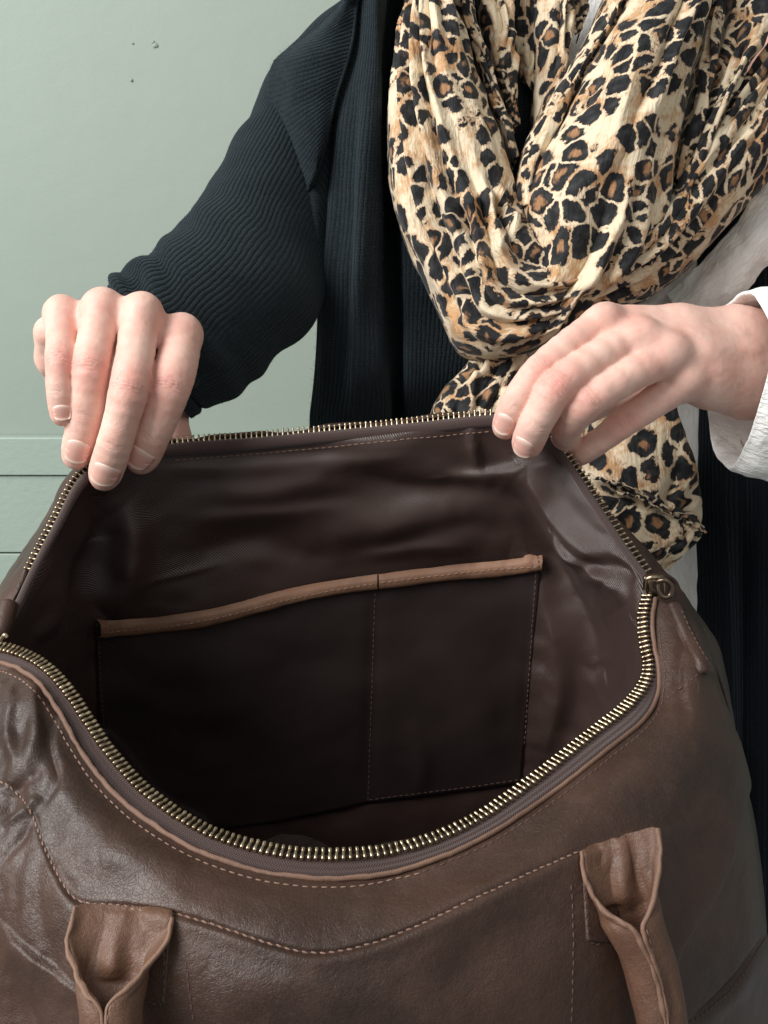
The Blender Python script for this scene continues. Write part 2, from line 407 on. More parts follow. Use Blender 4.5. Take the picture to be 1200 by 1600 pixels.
# ------------------------------------------------------------------ the wall with its boards
WY = 1.15
def wall_z(py):
    b_ = (800-py)/FPX; tt = WY/(math.cos(PITCH)+b_*math.sin(PITCH)); return CAM[2]+tt*(-math.sin(PITCH)+b_*math.cos(PITCH))
def box(x0, x1, y0, y1, z0, z1):
    v = [(x, y, z) for x in (x0, x1) for y in (y0, y1) for z in (z0, z1)]
    return v, [(0, 1, 3, 2), (4, 6, 7, 5), (0, 4, 5, 1), (2, 3, 7, 6), (0, 2, 6, 4), (1, 5, 7, 3)]
z1, z2, z3 = wall_z(680), wall_z(740), wall_z(862)
v, f = box(-1.6, 1.6, WY+0.004, WY+0.12, 0.0, 2.6)
wall = tag(mesh_obj('wall', v, f, M['paint'], smooth=False), 'smooth sage green painted wall behind the person', kind='structure')
BASE[wall.name] = np.zeros(3)
def board(za, zb, proud, mat, r=0.0012):
    v, f = box(-1.6, 1.6, WY-proud, WY+0.002, za, zb)
    return mesh_obj('board', v, f, mat, wall, smooth=False, bevel=r)
board(z2+0.0006, z1-0.0004, 0.010, M['board'], 0.0015)
h = z2-z3
board(z3+0.0012, z2-0.0014, 0.006, M['board'])
zz = z3
while zz > 0.1:
    board(zz-h+0.0012, zz-0.0008, 0.006, M['board']); zz -= h
for (px, py, r) in ((241, 70, .0026), (238, 65, .0015), (204, 125, .0016), (206, 67, .0010)):
    k = 9; a = np.linspace(0, 2*np.pi, k, endpoint=False); rr = r*(0.55+0.5*RNG.random(k))
    X = WY*((px-600)/FPX)/(math.cos(PITCH)+(800-py)/FPX*math.sin(PITCH)); Z = wall_z(py)
    vv = [(X, WY+0.0030, Z)]+[(X+rr[i]*math.cos(a[i]), WY+0.0028, Z+rr[i]*math.sin(a[i])) for i in range(k)]+[(X+1.25*rr[i]*math.cos(a[i]), WY+0.0034, Z+1.25*rr[i]*math.sin(a[i])) for i in range(k)]
    vv[0] = (X, WY+0.0022, Z)
    ff = [(0, 1+i, 1+(i+1) % k) for i in range(k)]+[(1+i, 1+k+i, 1+k+(i+1) % k, 1+(i+1) % k) for i in range(k)]
    mesh_obj('paint_chip', vv, ff, M['chip'], wall)

# ------------------------------------------------------------------ handbag
bag = tag(empty('handbag', tuple(W(P([560, 2000, 0.45])))), 'large brown leather handbag held wide open with its brass zip undone', 'handbag')

rim_back = [(-14, 1003, .470), (4, 975, .473), (22, 945, .478), (50, 885, .488), (85, 818, .502), (128, 742, .520), (190, 714, .534), (268, 693, .541),
            (400, 683, .545), (520, 672, .547), (650, 660, .546), (765, 648, .541), (825, 655, .536), (863, 684, .531), (900, 733, .524), (940, 793, .514), (985, 860, .503), (1014, 900, .496)]
rim_front = [(-40, 1012, .470), (0, 1012, .463), (40, 1024, .456), (75, 1046, .448), (110, 1085, .438), (140, 1130, .429), (175, 1180, .419), (230, 1238, .407), (320, 1297, .394),
             (430, 1330, .387), (540, 1336, .386), (640, 1322, .391), (740, 1282, .401), (840, 1213, .418), (920, 1150, .435), (975, 1107, .448),
             (1003, 1075, .458), (1014, 1042, .466), (1008, 1005, .474), (1005, 965, .482), (1012, 932, .489)]
edge_front = [(-40, 1034, .462), (0, 1036, .455), (34, 1048, .447), (66, 1074, .438), (97, 1120, .428), (122, 1165, .419), (158, 1217, .408), (215, 1272, .397), (310, 1330, .385),
              (425, 1366, .379), (545, 1373, .378), (655, 1352, .383), (760, 1307, .393), (862, 1240, .409), (948, 1173, .426), (1003, 1128, .440),
              (1026, 1090, .452), (1029, 1050, .462), (1022, 1008, .471), (1019, 968, .479), (1024, 935, .486)]
RB = P(cr(rim_back, 400)); RF = P(cr(rim_front, 400)); EF = P(cr(edge_front, 400))

# outer leather: rows run left to right, each further down the bag
rows = [edge_front[0::2]]
rows[0] = [edge_front[i] for i in (0, 2, 4, 6, 8, 10, 12, 14, 15, 16, 18, 20)]
rows += [
 [(-60, 1090, .440), (10, 1095, .432), (70, 1180, .408), (140, 1280, .386), (290, 1375, .367), (540, 1428, .361), (770, 1360, .375), (960, 1228, .405), (1040, 1160, .424), (1068, 1100, .440), (1062, 1020, .462), (1046, 945, .484)],
 [(-70, 1180, .425), (-5, 1200, .413), (60, 1290, .391), (130, 1375, .374), (290, 1432, .357), (520, 1490, .350), (770, 1400, .366), (980, 1300, .394), (1070, 1215, .415), (1108, 1140, .434), (1095, 1045, .458), (1062, 952, .486)],
 [(-80, 1290, .405), (-10, 1320, .395), (60, 1400, .377), (130, 1470, .362), (290, 1530, .350), (520, 1570, .346), (770, 1510, .360), (980, 1410, .385), (1085, 1330, .408), (1142, 1220, .433), (1135, 1085, .460), (1085, 970, .491)],
 [(-90, 1450, .392), (-10, 1480, .384), (60, 1540, .370), (130, 1600, .359), (290, 1660, .350), (520, 1680, .349), (770, 1640, .358), (980, 1560, .382), (1095, 1470, .407), (1165, 1330, .436), (1150, 1140, .466), (1102, 1003, .499)],
 [(-110, 1680, .392), (-10, 1720, .386), (60, 1760, .378), (130, 1800, .370), (290, 1830, .362), (520, 1850, .360), (770, 1820, .366), (980, 1760, .385), (1110, 1660, .410), (1190, 1480, .445), (1164, 1235, .486), (1130, 1065, .516)],
 [(-100, 1950, .42), (0, 2000, .41), (80, 2030, .405), (150, 2050, .40), (290, 2060, .395), (520, 2070, .39), (770, 2050, .40), (980, 2000, .415), (1110, 1900, .44), (1205, 1700, .48), (1188, 1345, .53), (1150, 1170, .550)],
]
OUT = tensor(rows, 420, 300)
N = gnormals(OUT)
crs = [
 ([(60, 1065), (52, 1100), (58, 1150), (40, 1200), (48, 1245)], 10, 16, .0035), ([(20, 1090), (12, 1140), (24, 1190), (10, 1240)], 9, 14, .003),
 ([(92, 1110), (78, 1150), (88, 1210), (60, 1260)], 7, 16, -.0022), ([(0, 1240), (30, 1225), (60, 1200)], 6, 10, -.002),
 ([(0, 1290), (40, 1265), (60, 1240)], 8, 8, .0025), ([(5, 1350), (30, 1310), (50, 1280)], 7, 9, -.002),
 ([(0, 1440), (60, 1500), (130, 1560)], 4, 30, .0025), ([(150, 1340), (220, 1335), (300, 1352)], 22, 26, .0018),
 ([(560, 1400), (700, 1370), (800, 1330)], 30, 30, -.0015), ([(1180, 1130), (1160, 1240), (1120, 1380), (1060, 1480), (1040, 1600)], 5, 34, .0030),
 ([(1048, 940), (1085, 1000), (1090, 1060)], 16, 10, .003), ([(1070, 1000), (1060, 1060), (1075, 1120)], 9, 14, -.002),
 ([(1110, 985), (1150, 1060), (1168, 1130)], 6, 12, .003), ([(1100, 1010), (1135, 1075), (1150, 1150)], 5, 9, -.002),
 ([(1075, 1598), (1110, 1570), (1150, 1530), (1200, 1455)], 4, 4, -.0016), ([(1070, 1620), (1120, 1582), (1160, 1540), (1205, 1475)], 10, 16, .0012),
 ([(330, 1560), (450, 1540), (560, 1580)], 50, 40, .002), ([(700, 1560), (760, 1480), (860, 1420)], 40, 50, -.002),
]
SEAM_YOKE = [(-60, 1215), (0, 1222), (22, 1236), (45, 1262), (68, 1320), (95, 1375), (125, 1408), (200, 1416), (275, 1428), (350, 1450), (420, 1474), (490, 1489), (560, 1480), (640, 1452), (740, 1405), (820, 1368), (905, 1330)]
SEAM_YOKE2 = [(905, 1327), (960, 1305), (1012, 1288)]
crs += [(SEAM_YOKE, 5, 5, -.0012), ([(x, y+12) for x, y in SEAM_YOKE], 9, 14, .0009), ([(x, y+13) for x, y in SEAM_YOKE2], 9, 14, .0009)]
g0 = np.clip((np.linspace(0, 1, 300)[:, None]-.004)/.03, 0, 1)
OUT = folds(OUT, N, crs)
left = np.clip(1-(pix(OUT)[..., 0])/160, 0, 1)
OUT = OUT+N*(g0*(0.0008*fbm(OUT*30, 2, 5)+left*0.0022*fbm(OUT*np.array([70, 45, 60]), 3, 9)+0.0002*fbm(OUT*130, 2, 3)))[..., None]
front = grid_obj('front_panel', OUT, M['leather'], bag, thick=0.0022, thick_off=-1)
cast_out = caster([(OUT, gfaces(300, 420))])

# back leather panel, from the back rim outward and down behind
bo = [(-50, 1000, .485), (-16, 968, .487), (8, 938, .492), (38, 882, .502), (79, 814, .518), (122, 740, .536), (190, 718, .549), (268, 700, .555), (400, 690, .559), (520, 680, .560), (650, 668, .559),
      (765, 658, .554), (825, 668, .549), (863, 694, .544), (900, 745, .537), (945, 800, .528), (1000, 858, .519), (1036, 905, .512)]
br0 = [(a[0], a[1]+2, a[2]+.003) for a in rim_back]
br2 = [(-95, 1080, .50), (-60, 1010, .505), (-12, 962, .515), (24, 910, .528), (72, 860, .548), (120, 800, .57), (190, 790, .585), (268, 785, .59), (400, 780, .595), (520, 775, .595), (650, 770, .595),
       (765, 765, .59), (825, 770, .585), (863, 790, .578), (915, 830, .568), (975, 870, .555), (1030, 908, .535), (1066, 938, .520)]
br3 = [(-130, 1300, .52), (-90, 1200, .54), (-10, 1150, .55), (50, 1150, .57), (90, 1150, .59), (120, 1150, .62), (190, 1150, .63), (268, 1150, .64), (400, 1150, .645), (520, 1150, .65), (650, 1150, .645),
       (765, 1150, .64), (825, 1150, .635), (863, 1150, .63), (945, 1130, .62), (1020, 1090, .60), (1090, 1085, .57), (1138, 1120, .555)]
br4 = [(-110, 1950, .44)]+[(x, 1900, .60) for x in np.linspace(-60, 1050, 15)]+[(1150, 1800, .56), (1205, 1700, .50)]
BK = tensor([br0, bo, br2, br3, br4], 260, 110); NB = gnormals(BK)
BK = folds(BK, NB, [([(0, 960), (20, 910), (45, 865)], 6, 6, -.0015)])
BK[3:] = (BK+NB*(0.0016*fbm(BK*40, 3, 2))[..., None])[3:]
grid_obj('back_panel', BK, M['leather'], bag, thick=0.002)
cast_back = caster([(BK, gfaces(110, 260))])

# end gusset closing the gap between the front and the back leather at the right end
ga = resample(OUT[:, -1], 90); gb = resample(BK[:, -1], 90); GS = np.stack([ga*(1-k)+gb*k+np.array([.004*math.sin(math.pi*k), 0, 0]) for k in np.linspace(0, 1, 9)])
grid_obj('side_panel', GS, M['leather'], bag)

# lining: closed loops from the zip down to the floor of the bag
def L(*a): return list(a)
l0 = [(rim_back[i][0], rim_back[i][1]+3, rim_back[i][2]+.001) for i in (0, 3, 5, 7, 9, 11, 13, 15, 17)] + [(1012, 1020, .474), (1008, 1075, .462), (860, 1215, .425), (700, 1310, .402), (540, 1342, .392), (380, 1326, .396), (230, 1245, .412), (115, 1100, .440), (40, 1035, .458)]
l1 = L((0, 1030, .478), (62, 905, .494), (140, 772, .524), (272, 724, .542), (520, 704, .546), (765, 682, .541), (856, 716, .532), (925, 805, .518), (990, 905, .503), (1000, 1030, .482), (990, 1095, .468), (850, 1245, .436), (700, 1335, .412), (540, 1365, .402), (380, 1350, .404), (240, 1275, .42), (128, 1130, .448), (50, 1060, .466))
l2 = L((30, 1080, .500), (84, 960, .518), (150, 850, .545), (280, 815, .556), (520, 800, .563), (760, 790, .558), (850, 810, .549), (910, 880, .536), (975, 965, .518), (990, 1060, .498), (970, 1140, .486), (840, 1290, .46), (700, 1380, .43), (540, 1410, .42), (380, 1395, .42), (250, 1310, .436), (150, 1180, .465), (80, 1110, .486))
l3 = L((75, 1130, .535), (112, 1040, .555), (160, 960, .572), (285, 950, .580), (520, 915, .585), (760, 890, .580), (850, 905, .572), (900, 960, .560), (955, 1035, .545), (975, 1100, .525), (950, 1180, .513), (830, 1330, .485), (700, 1420, .455), (540, 1450, .445), (380, 1440, .445), (265, 1350, .46), (175, 1230, .49), (115, 1170, .515))
l4 = L((120, 1210, .585), (135, 1160, .595), (170, 1120, .602), (290, 1110, .607), (520, 1085, .610), (760, 1060, .605), (840, 1065, .60), (885, 1090, .592), (925, 1130, .58), (940, 1180, .56), (920, 1260, .55), (820, 1380, .52), (700, 1450, .49), (540, 1480, .48), (380, 1470, .48), (280, 1400, .49), (200, 1300, .52), (150, 1250, .56))
l5 = L((150, 1310, .625), (155, 1300, .628), (180, 1290, .632), (290, 1288, .635), (520, 1275, .637), (760, 1240, .633), (835, 1235, .628), (870, 1240, .620), (895, 1260, .61), (905, 1300, .60), (890, 1350, .585), (810, 1430, .56), (700, 1490, .53), (540, 1510, .52), (380, 1500, .52), (290, 1450, .53), (220, 1380, .56), (170, 1340, .60))
l5b = [(x+(520-x)*.04, y+280-(y-1240)*.35, d+.032) for x, y, d in l5]
ctr = np.array([520, 1800, .64]); l6 = [tuple((np.array(p)*0.35+ctr*0.65)) for p in l5b]; l7 = [tuple((np.array(p)*0.03+ctr*0.97)) for p in l5b]
LIN = tensor([l0, l1, l2, l3, l4, l5, l5b, l6, l7], 520, 330, closed=True)
ctrC = P([520, 1050, .55])
NL = gnormals(LIN, True)
sgn = np.sign(((ctrC-LIN)*NL).sum(-1).mean()); NL = NL*sgn
g1 = np.clip((np.linspace(0, 1, 330)-.07)/.06, 0, 1)[:, None, None]
lf = [
 ([(735, 665), (742, 700), (748, 735)], 5, 9, .0035), ([(700, 745), (760, 742), (830, 728)], 8, 22, .004),
 ([(815, 730), (845, 765), (885, 820), (950, 880), (985, 950)], 14, 32, .0065), ([(780, 760), (820, 800), (850, 860), (900, 950), (935, 1040)], 22, 14, -.006),
 ([(560, 745), (650, 765), (760, 760)], 16, 18, -.004), ([(500, 830), (600, 815), (720, 790)], 26, 26, .006), ([(330, 770), (430, 765), (520, 745)], 20, 26, .004),
 ([(180, 800), (210, 830), (200, 900), (160, 960)], 24, 34, .009), ([(150, 770), (160, 830), (130, 900), (110, 960)], 22, 16, -.007),
 ([(300, 870), (400, 850), (480, 870)], 26, 20, -.005), ([(640, 850), (720, 840), (800, 860)], 16, 30, .004), ([(880, 830), (900, 860), (960, 905)], 5, 16, .004),
 ([(905, 885), (950, 880), (1000, 905)], 12, 12, -.004), ([(840, 900), (870, 980), (880, 1080), (850, 1180)], 14, 34, .006),
 ([(225, 905), (300, 893), (350, 880)], 4, 5, .0012), ([(90, 900), (80, 960), (50, 1000)], 12, 12, .004),
]
lf = [(a, b*1.1, c*1.1, d*1.2) for a, b, c, d in lf]+[([(240, 735), (420, 728), (640, 712)], 10, 16, .0022), ([(300, 812), (420, 800), (560, 790)], 12, 18, .003), ([(560, 870), (660, 850), (740, 852)], 10, 16, .003), ([(960, 860), (1000, 900), (1010, 960)], 6, 10, .003)]
LIN2 = folds(LIN, NL, lf)
LIN = LIN+(LIN2-LIN)*g1+NL*g1*(0.0022*fbm(LIN*np.array([20, 30, 20]), 3, 4)+0.0003*fbm(LIN*90, 2, 6))[..., None]
uv = guv(np.concatenate([LIN, LIN[:, :1]], 1))[:, :-1]
lining = grid_obj('lining', LIN, M['lining'], bag, closed=True, uv=uv)
cast_lin = caster([(LIN, gfaces(330, 520, True))])

# zip tape: one strip inside the back rim, one outside the front rim
tb = np.stack([cr(rim_back, 400), cr([(x+dx, y+dy, d-.0005) for (x, y, d), (dx, dy) in zip(rim_back,
     [(10, 10)]*2+[(12, 7)]*3+[(10, 14)]+[(2, 20)]*6+[(0, 20), (-9, 15), (-12, 7), (-13, 6), (-13, 5), (-12, 4)])], 400)], 0)
TBc = P(tb); TBc = np.stack([TBc[0]*(1-k)+TBc[1]*k+np.array([0, 0, -.0016*math.sin(math.pi*k)-.001]) for k in np.linspace(0, 1, 5)])
uvt = guv(TBc)
grid_obj('zip_tape', TBc, M['tape'], bag, uv=uvt, thick=0.0008)
TF = np.stack([RF*(1-k)+(EF+np.array([0, 0, .0022]))*k for k in np.linspace(0, 1, 6)])
TF[1:5] += np.array([0, 0, .0006])
grid_obj('zip_tape', TF, M['tape'], bag, thick=0.0008)

# turned leather edge along the front zip
ef = resample(EF, 400)
T_ = frames(ef)
pp = tube(ef+np.array([0, .0004, -.0008]), 0.0010, k=10, flat=0.8)
pp += 0.00025*fbm(pp*200, 2, 8)[..., None]
grid_obj('piping', np.concatenate([pp, pp[:, :1]], 1), M['edge_leather'], bag)

# stitches
def capsule(p0, p1, n, r):
    a = p1-p0; Ln = np.linalg.norm(a); a = a/Ln; b = np.cross(a, n); b /= np.linalg.norm(b)+1e-9; n = np.cross(b, a)
    V = []; ts = [(0, .35), (.15, .85), (.5, 1.0), (.85, .85), (1, .35)]
    for tt, rr in ts:
        for k in range(6):
            th = k*math.pi/3; V.append(p0+a*Ln*tt+(b*math.cos(th)*1.1+n*math.sin(th)*.7)*r*rr)
    F = [[i*6+k, i*6+(k+1) % 6, (i+1)*6+(k+1) % 6, (i+1)*6+k] for i in range(4) for k in range(6)]+[[5, 4, 3, 2, 1, 0], [24, 25, 26, 27, 28, 29]]
    return np.array(V), F
def stitch(line, cast, mat, parent, pitch=.0034, ratio=.66, r=.00036, off=.0001, slant=0.0, name='stitching'):
    px = cr(np.array(line, float), len(line)*24); pts = []; ns = []
    for x, y in px:
        c, n = cast(x, y, off); pts.append(c); ns.append(n)
    pts = np.array(pts); ns = np.array(ns)
    q = resample(np.concatenate([pts, ns], 1), step=pitch); mb = MB()
    for i in range(len(q)-1):
        a, b_ = q[i, :3], q[i+1, :3]
        if np.linalg.norm(b_-a) > pitch*2.5: continue
        n = q[i, 3:]; n = n/(np.linalg.norm(n)+1e-9); s_ = np.cross(b_-a, n); s_ /= np.linalg.norm(s_)+1e-9
        e0 = a+(b_-a)*(1-ratio)/2; e1 = b_-(b_-a)*(1-ratio)/2; j = random.uniform(-.00012, .00012)
        V, F = capsule(e0+s_*(slant+j), e1-s_*(slant-j), n, r); mb.add(W(V), F)
    if mb.n: return tag(mb.build(name, mat, parent), kind='stuff')
stitch([(x, y) for x, y in SEAM_YOKE], cast_out, M['thread'], front, pitch=.0030, slant=.0002)
def offs(line, k):
    l = np.array(line, float)[:, :2]; t_ = frames(l); return l+np.stack([-t_[:, 1], t_[:, 0]], 1)*k
stitch(offs(edge_front, 13)[:12], cast_out, M['thread'], front, pitch=.0034)
stitch(offs(edge_front, 12)[11:17], cast_out, M['dthread'], front, pitch=.0034)
stitch(offs(edge_front, 10)[16:20], cast_out, M['dthread'], front, pitch=.0034)
stitch([(893, 1380), (896, 1480), (893, 1600)], cast_out, M['dthread'], front, pitch=.0032)
stitch([(1078, 1598), (1112, 1574), (1152, 1536), (1199, 1460)], cast_out, M['dthread'], front, pitch=.0032)
stitch([(1040, 1092), (1070, 1070), (1098, 1048)], cast_out, M['dthread'], front, pitch=.0032)
stitch([(290, 1500), (296, 1550), (303, 1598)], cast_out, M['dthread'], front, pitch=.0032)
stitch([(-5, 965), (14, 925), (34, 885), (50, 858)], cast_back, M['thread'], front, pitch=.0034)
castL = lambda x, y, off=0, fb=.5: cast_lin(x, y, off+.0002)
stitch([(272, 719), (400, 709), (520, 698), (640, 686), (766, 674)], castL, M['thread'], lining, pitch=.0034, r=.0003)

# pocket sewn on the lining
def patch(top, bot, n, m, cast, off, puff=0):
    tp = cr(np.array(top, float), n); bt = cr(np.array(bot, float), n); G = np.zeros((m, n, 3))
    for i in range(m):
        k = i/(m-1)
        for j in range(n):
            x, y = tp[j]*(1-k)+bt[j]*k
            e = min(i, m-1-i, j, n-1-j)/max(4, m*.2)
            c, nn = cast(x, y, off+puff*min(1, e)); G[i, j] = c
    return G
ptop = [(147, 972), (250, 966), (340, 952), (440, 926), (520, 910), (590, 900), (700, 886), (780, 878), (846, 872)]
pbot = [(160, 1302), (250, 1303), (330, 1297), (420, 1285), (500, 1270), (577, 1254), (660, 1243), (740, 1233), (815, 1222)]
def smoothG(G, it):
    for _ in range(it):
        H = G.copy(); H[1:-1, 1:-1] = (G[1:-1, 1:-1]*2+G[:-2, 1:-1]+G[2:, 1:-1]+G[1:-1, :-2]+G[1:-1, 2:])/6; G = H
    return G
PG = patch(ptop, pbot, 110, 60, cast_lin, .0016, .0012); PG = smoothG(PG, 6)
NP = gnormals(PG)
q = pix(PG)
valley = folds(PG, NP, [([(588, 905), (582, 1050), (575, 1254)], 14, 14, -.0022), ([(835, 890), (825, 1050), (815, 1222)], 12, 10, -.0015), ([(250, 1000), (400, 1080), (560, 1080)], 70, 60, .003),
                        ([(650, 1000), (720, 1060), (780, 1180)], 30, 30, .003), ([(640, 1120), (660, 1190), (655, 1240)], 14, 14, .002)])
pocket = grid_obj('pocket', valley, M['pocket'], lining, thick=.0008)
cast_p = caster([(valley, gfaces(60, 110)), (LIN, gfaces(330, 520, True))])
# leather binding along the pocket mouth (a padded strip, two lengths meeting at the divider)
def trim(topl, botl, n, name, mat, parent, cast, h=.0030):
    G = smoothG(patch(topl, botl, n, 9, cast, .0032), 2); NN = gnormals(G)
    for i in range(9):
        k = i/8; G[i] += NN[i]*h*(math.sin(math.pi*k)**0.45)-NN[i]*.0012*(1 if i in (0, 8) else 0)
    G = G+NN*(0.0003*fbm(G*160, 2, 1))[..., None]
    o = grid_obj(name, G, mat, parent); return o, G
tt_ = np.array(ptop, float)
t1 = [tuple(p) for p in tt_[:6]]; t2 = [tuple(p) for p in tt_[5:]]
lo = lambda l, a, b: [(x+1, y+a+(b-a)*i/(len(l)-1)) for i, (x, y) in enumerate(l)]
hi_ = lambda l: [(x, y-6) for x, y in l]
t1b = [(t1[-1][0]-1.2, t1[-1][1])]; t2b = [(t2[0][0]+1.2, t2[0][1])]
o1, G1 = trim(hi_(t1[:-1]+t1b), lo(t1[:-1]+t1b, 19, 17), 90, 'pocket_trim', M['trim_leather'], lining, cast_lin)
o2, G2 = trim(hi_(t2b+t2[1:]), lo(t2b+t2[1:], 17, 19), 60, 'pocket_trim', M['trim_leather'], lining, cast_lin)
cast_t = caster([(G1, gfaces(9, 90)), (G2, gfaces(9, 60)), (valley, gfaces(60, 110)), (LIN, gfaces(330, 520, True))])
stitch([(155, 989), (250, 981), (340, 966), (440, 940), (520, 923), (586, 912)], cast_t, M['thread'], lining, pitch=.0036, r=.00036)
stitch([(594, 911), (700, 898), (780, 890), (842, 886)], cast_t, M['thread'], lining, pitch=.0036, r=.00036)
stitch([(590, 895), (589, 917)], cast_t, M['dthread'], lining, pitch=.003, r=.0004)
stitch([(832, 871), (833, 889)], cast_t, M['dthread'], lining, pitch=.003, r=.0004)
stitch([(841, 870), (842, 888)], cast_t, M['dthread'], lining, pitch=.003, r=.0004)
stitch([(156, 975), (157, 990)], cast_t, M['dthread'], lining, pitch=.003, r=.0004)
stitch([(172, 973), (173, 989)], cast_t, M['dthread'], lining, pitch=.003, r=.0004)
stitch([(586, 925), (582, 1050), (575, 1252)], cast_t, M['dthread'], lining, pitch=.0036, r=.00032)
stitch([(838, 892), (827, 1050), (816, 1220)], cast_t, M['dthread'], lining, pitch=.0036, r=.00036)
stitch([(154, 995), (158, 1080), (166, 1180)], cast_t, M['dthread'], lining, pitch=.0036, r=.0003)
stitch([(575, 1250), (660, 1239), (740, 1229), (812, 1218)], cast_t, M['dthread'], lining, pitch=.0036, r=.0003)

# zip teeth: one small metal tooth, copied along both tapes
def tooth_mesh():
    # length along +Y (towards the opening), width X along the tape, thickness Z
    prof = [(-.0024, .00050, .00125), (-.0021, .00062, .00150), (-.0006, .00062, .00150), (.0002, .00048, .00110), (.0010, .00052, .00112), (.0018, .00072, .00125), (.0024, .00066, .00105), (.0027, .00034, .0006)]
    V = []; F = []
    for y, hx, hz in prof:
        for sx, sz in ((-1, -.6), (-.6, -1), (.6, -1), (1, -.6), (1, .6), (.6, 1), (-.6, 1), (-1, .6)): V.append((hx*sx, y, hz*sz))
    for i in range(len(prof)-1):
        for k in range(8): F.append((i*8+k, i*8+(k+1) % 8, (i+1)*8+(k+1) % 8, (i+1)*8+k))
    F.append(tuple(range(7, -1, -1))); F.append(tuple(range((len(prof)-1)*8, len(prof)*8)))
    me = bpy.data.meshes.new('zip_tooth'); me.from_pydata(V, [], F); me.update(); me.materials.append(M['brass'])
    me.polygons.foreach_set('use_smooth', [True]*len(F)); return me
tooth = tooth_mesh()
def teeth(path, across, pitch, lo_, hi__, scale=1.0, lift=0.0):
    q = resample(np.concatenate([path, across], 1), step=pitch); T = frames(q[:, :3])
    for i in range(len(q)):
        p = q[i, :3]; x, y = pix(p)
        if not (lo_(x, y)): continue
        t_ = T[i]; a = q[i, 3:]; a = a-t_*(a@t_); a /= np.linalg.norm(a); n = np.cross(t_, a)
        ang = random.gauss(0, .04); t2_ = t_*math.cos(ang)+a*math.sin(ang); a2 = a*math.cos(ang)-t_*math.sin(ang)
        p = p+a*(lift+random.gauss(0, .00008))
        R = [(W(P([600, 800, 1.]))*0+vv@np.stack([RGT, UPV, FWD])) for vv in (t2_, a2, n)]
        m = Matrix([[R[0][r]*scale, R[1][r]*scale, R[2][r]*scale, 0] for r in range(3)]+[[0, 0, 0, 1]])
        o = bpy.data.objects.new('zip_tooth', tooth); C.objects.link(o); o.parent = bag
        m.translation = Vector(W(p)-origin(bag)); o.matrix_local = m
acF = RF-EF; acF /= np.linalg.norm(acF, axis=1, keepdims=True)
acF = acF+np.array([0, 0, -.15])
teeth(RF, acF, .0025, lambda x, y: x > -22, None, 1.05, .0002)
acB = TBc[0]-TBc[-1]; acB /= np.linalg.norm(acB, axis=1, keepdims=True)
teeth(RB, acB, .0027, lambda x, y: x > 12 and y < 897 and not 140 < x < 258 and not (785 < x < 850), None, 0.86, .0008)

# slider with its pull at the right end of the zip, metal stop at the left end
sc = P([1022, 914, .492])
mb = MB()
ring = lambda c, rx, ry, r, rot=0, n=24: tube(np.array([c+np.array([rx*math.cos(a)*math.cos(rot)-ry*math.sin(a)*math.sin(rot), rx*math.cos(a)*math.sin(rot)+ry*math.sin(a)*math.cos(rot), -.0015*math.sin(a)]) for a in np.linspace(0, 2*np.pi, n)]), r, k=8)
body = cr(np.array([(-.0030, -.0045, 0), (-.0042, 0, -.001), (-.0046, .0040, 0), (0, .0056, 0), (.0046, .0040, 0), (.0042, 0, -.001), (.0030, -.0045, 0), (0, -.0056, 0)]), 24, True)
for dz in (-.0030, .0012):
    lo1 = sc+body*1.0+np.array([0, 0, dz]); up1 = sc+body*.86+np.array([0, 0, dz-.0010]); ce = sc+body*.02+np.array([0, 0, dz-.0012])
    mb.grid(np.stack([ce, up1, lo1, lo1+np.array([0, 0, .0008]), ce+np.array([0, 0, .002])]), True)
slider = mb.build('zip_slider', M['gunmetal'], bag)
mb = MB()
br = P(np.array([(1008, 920, .4875), (1010, 906, .484), (1022, 902, .4825), (1034, 908, .484), (1036, 924, .4875)]))
mb.grid(tube(cr(br, 20), .0011, k=8)); mb.build('bridge', M['brass'], slider)
pl = cr(P(np.array([(1028, 908, .481), (1040, 907, .480), (1049, 916, .481), (1047, 930, .482), (1037, 933, .482), (1030, 926, .482), (1028, 913, .482)])), 40)
mb = MB(); mb.grid(tube(pl, .0012, k=8)); mb.build('zip_pull', M['gunmetal'], slider)
# strap tabs at the zip ends
def strip(line, wd, cast, off, h, n=60, m=9, endround=True):
    l = cr(np.array(line, float), n); t_ = frames(l); nn = np.stack([-t_[:, 1], t_[:, 0]], 1); G = np.zeros((m, n, 3))
    for j in range(n):
        w_ = wd*(1 if not endround else min(1, math.sqrt(max(.02, 1-max(0, (j/(n-1)-.94)/.06)**2))))
        for i in range(m):
            k = i/(m-1)*2-1
            x, y = l[j]+nn[j]*k*w_/2
            c, no = cast(x, y, off+h*(1-abs(k)**4)-(.002 if i in (0, m-1) else 0)); G[i, j] = c
    return G
cast_ob = caster([(OUT, gfaces(300, 420)), (BK, gfaces(110, 260))])
SG = smoothG(strip([(1044, 926), (1056, 955), (1070, 988), (1088, 1022), (1106, 1052)], 24, cast_ob, .0012, .0016), 2)
et = grid_obj('zip_end_tab', SG, M['leather'], bag)
cast_et = caster([(SG, gfaces(9, 60)), (OUT, gfaces(300, 420)), (BK, gfaces(110, 260))])
stitch([(1064, 952), (1079, 984), (1097, 1018), (1112, 1044), (1100, 1054)], cast_et, M['dthread'], front, pitch=.0030)
stopG = P(cr(np.array([(14, 940, .476), (10, 958, .472), (4, 978, .468), (-4, 996, .466)]), 14)); stopG = tube(stopG, np.array([.0022]+[.0042]*12+[.003]), k=14)
mesh_obj('zip_stop', W(stopG), gfaces(14, 14, True), M['leather'], bag)
hk = P(cr(np.array([(-12, 1004, .462), (0, 1000, .4600), (7, 992, .4590), (11, 996, .459)]), 14))
mb = MB(); mb.grid(tube(hk, .0009, k=8)); mb.build('zip_stop_wire', M['brass'], bag)

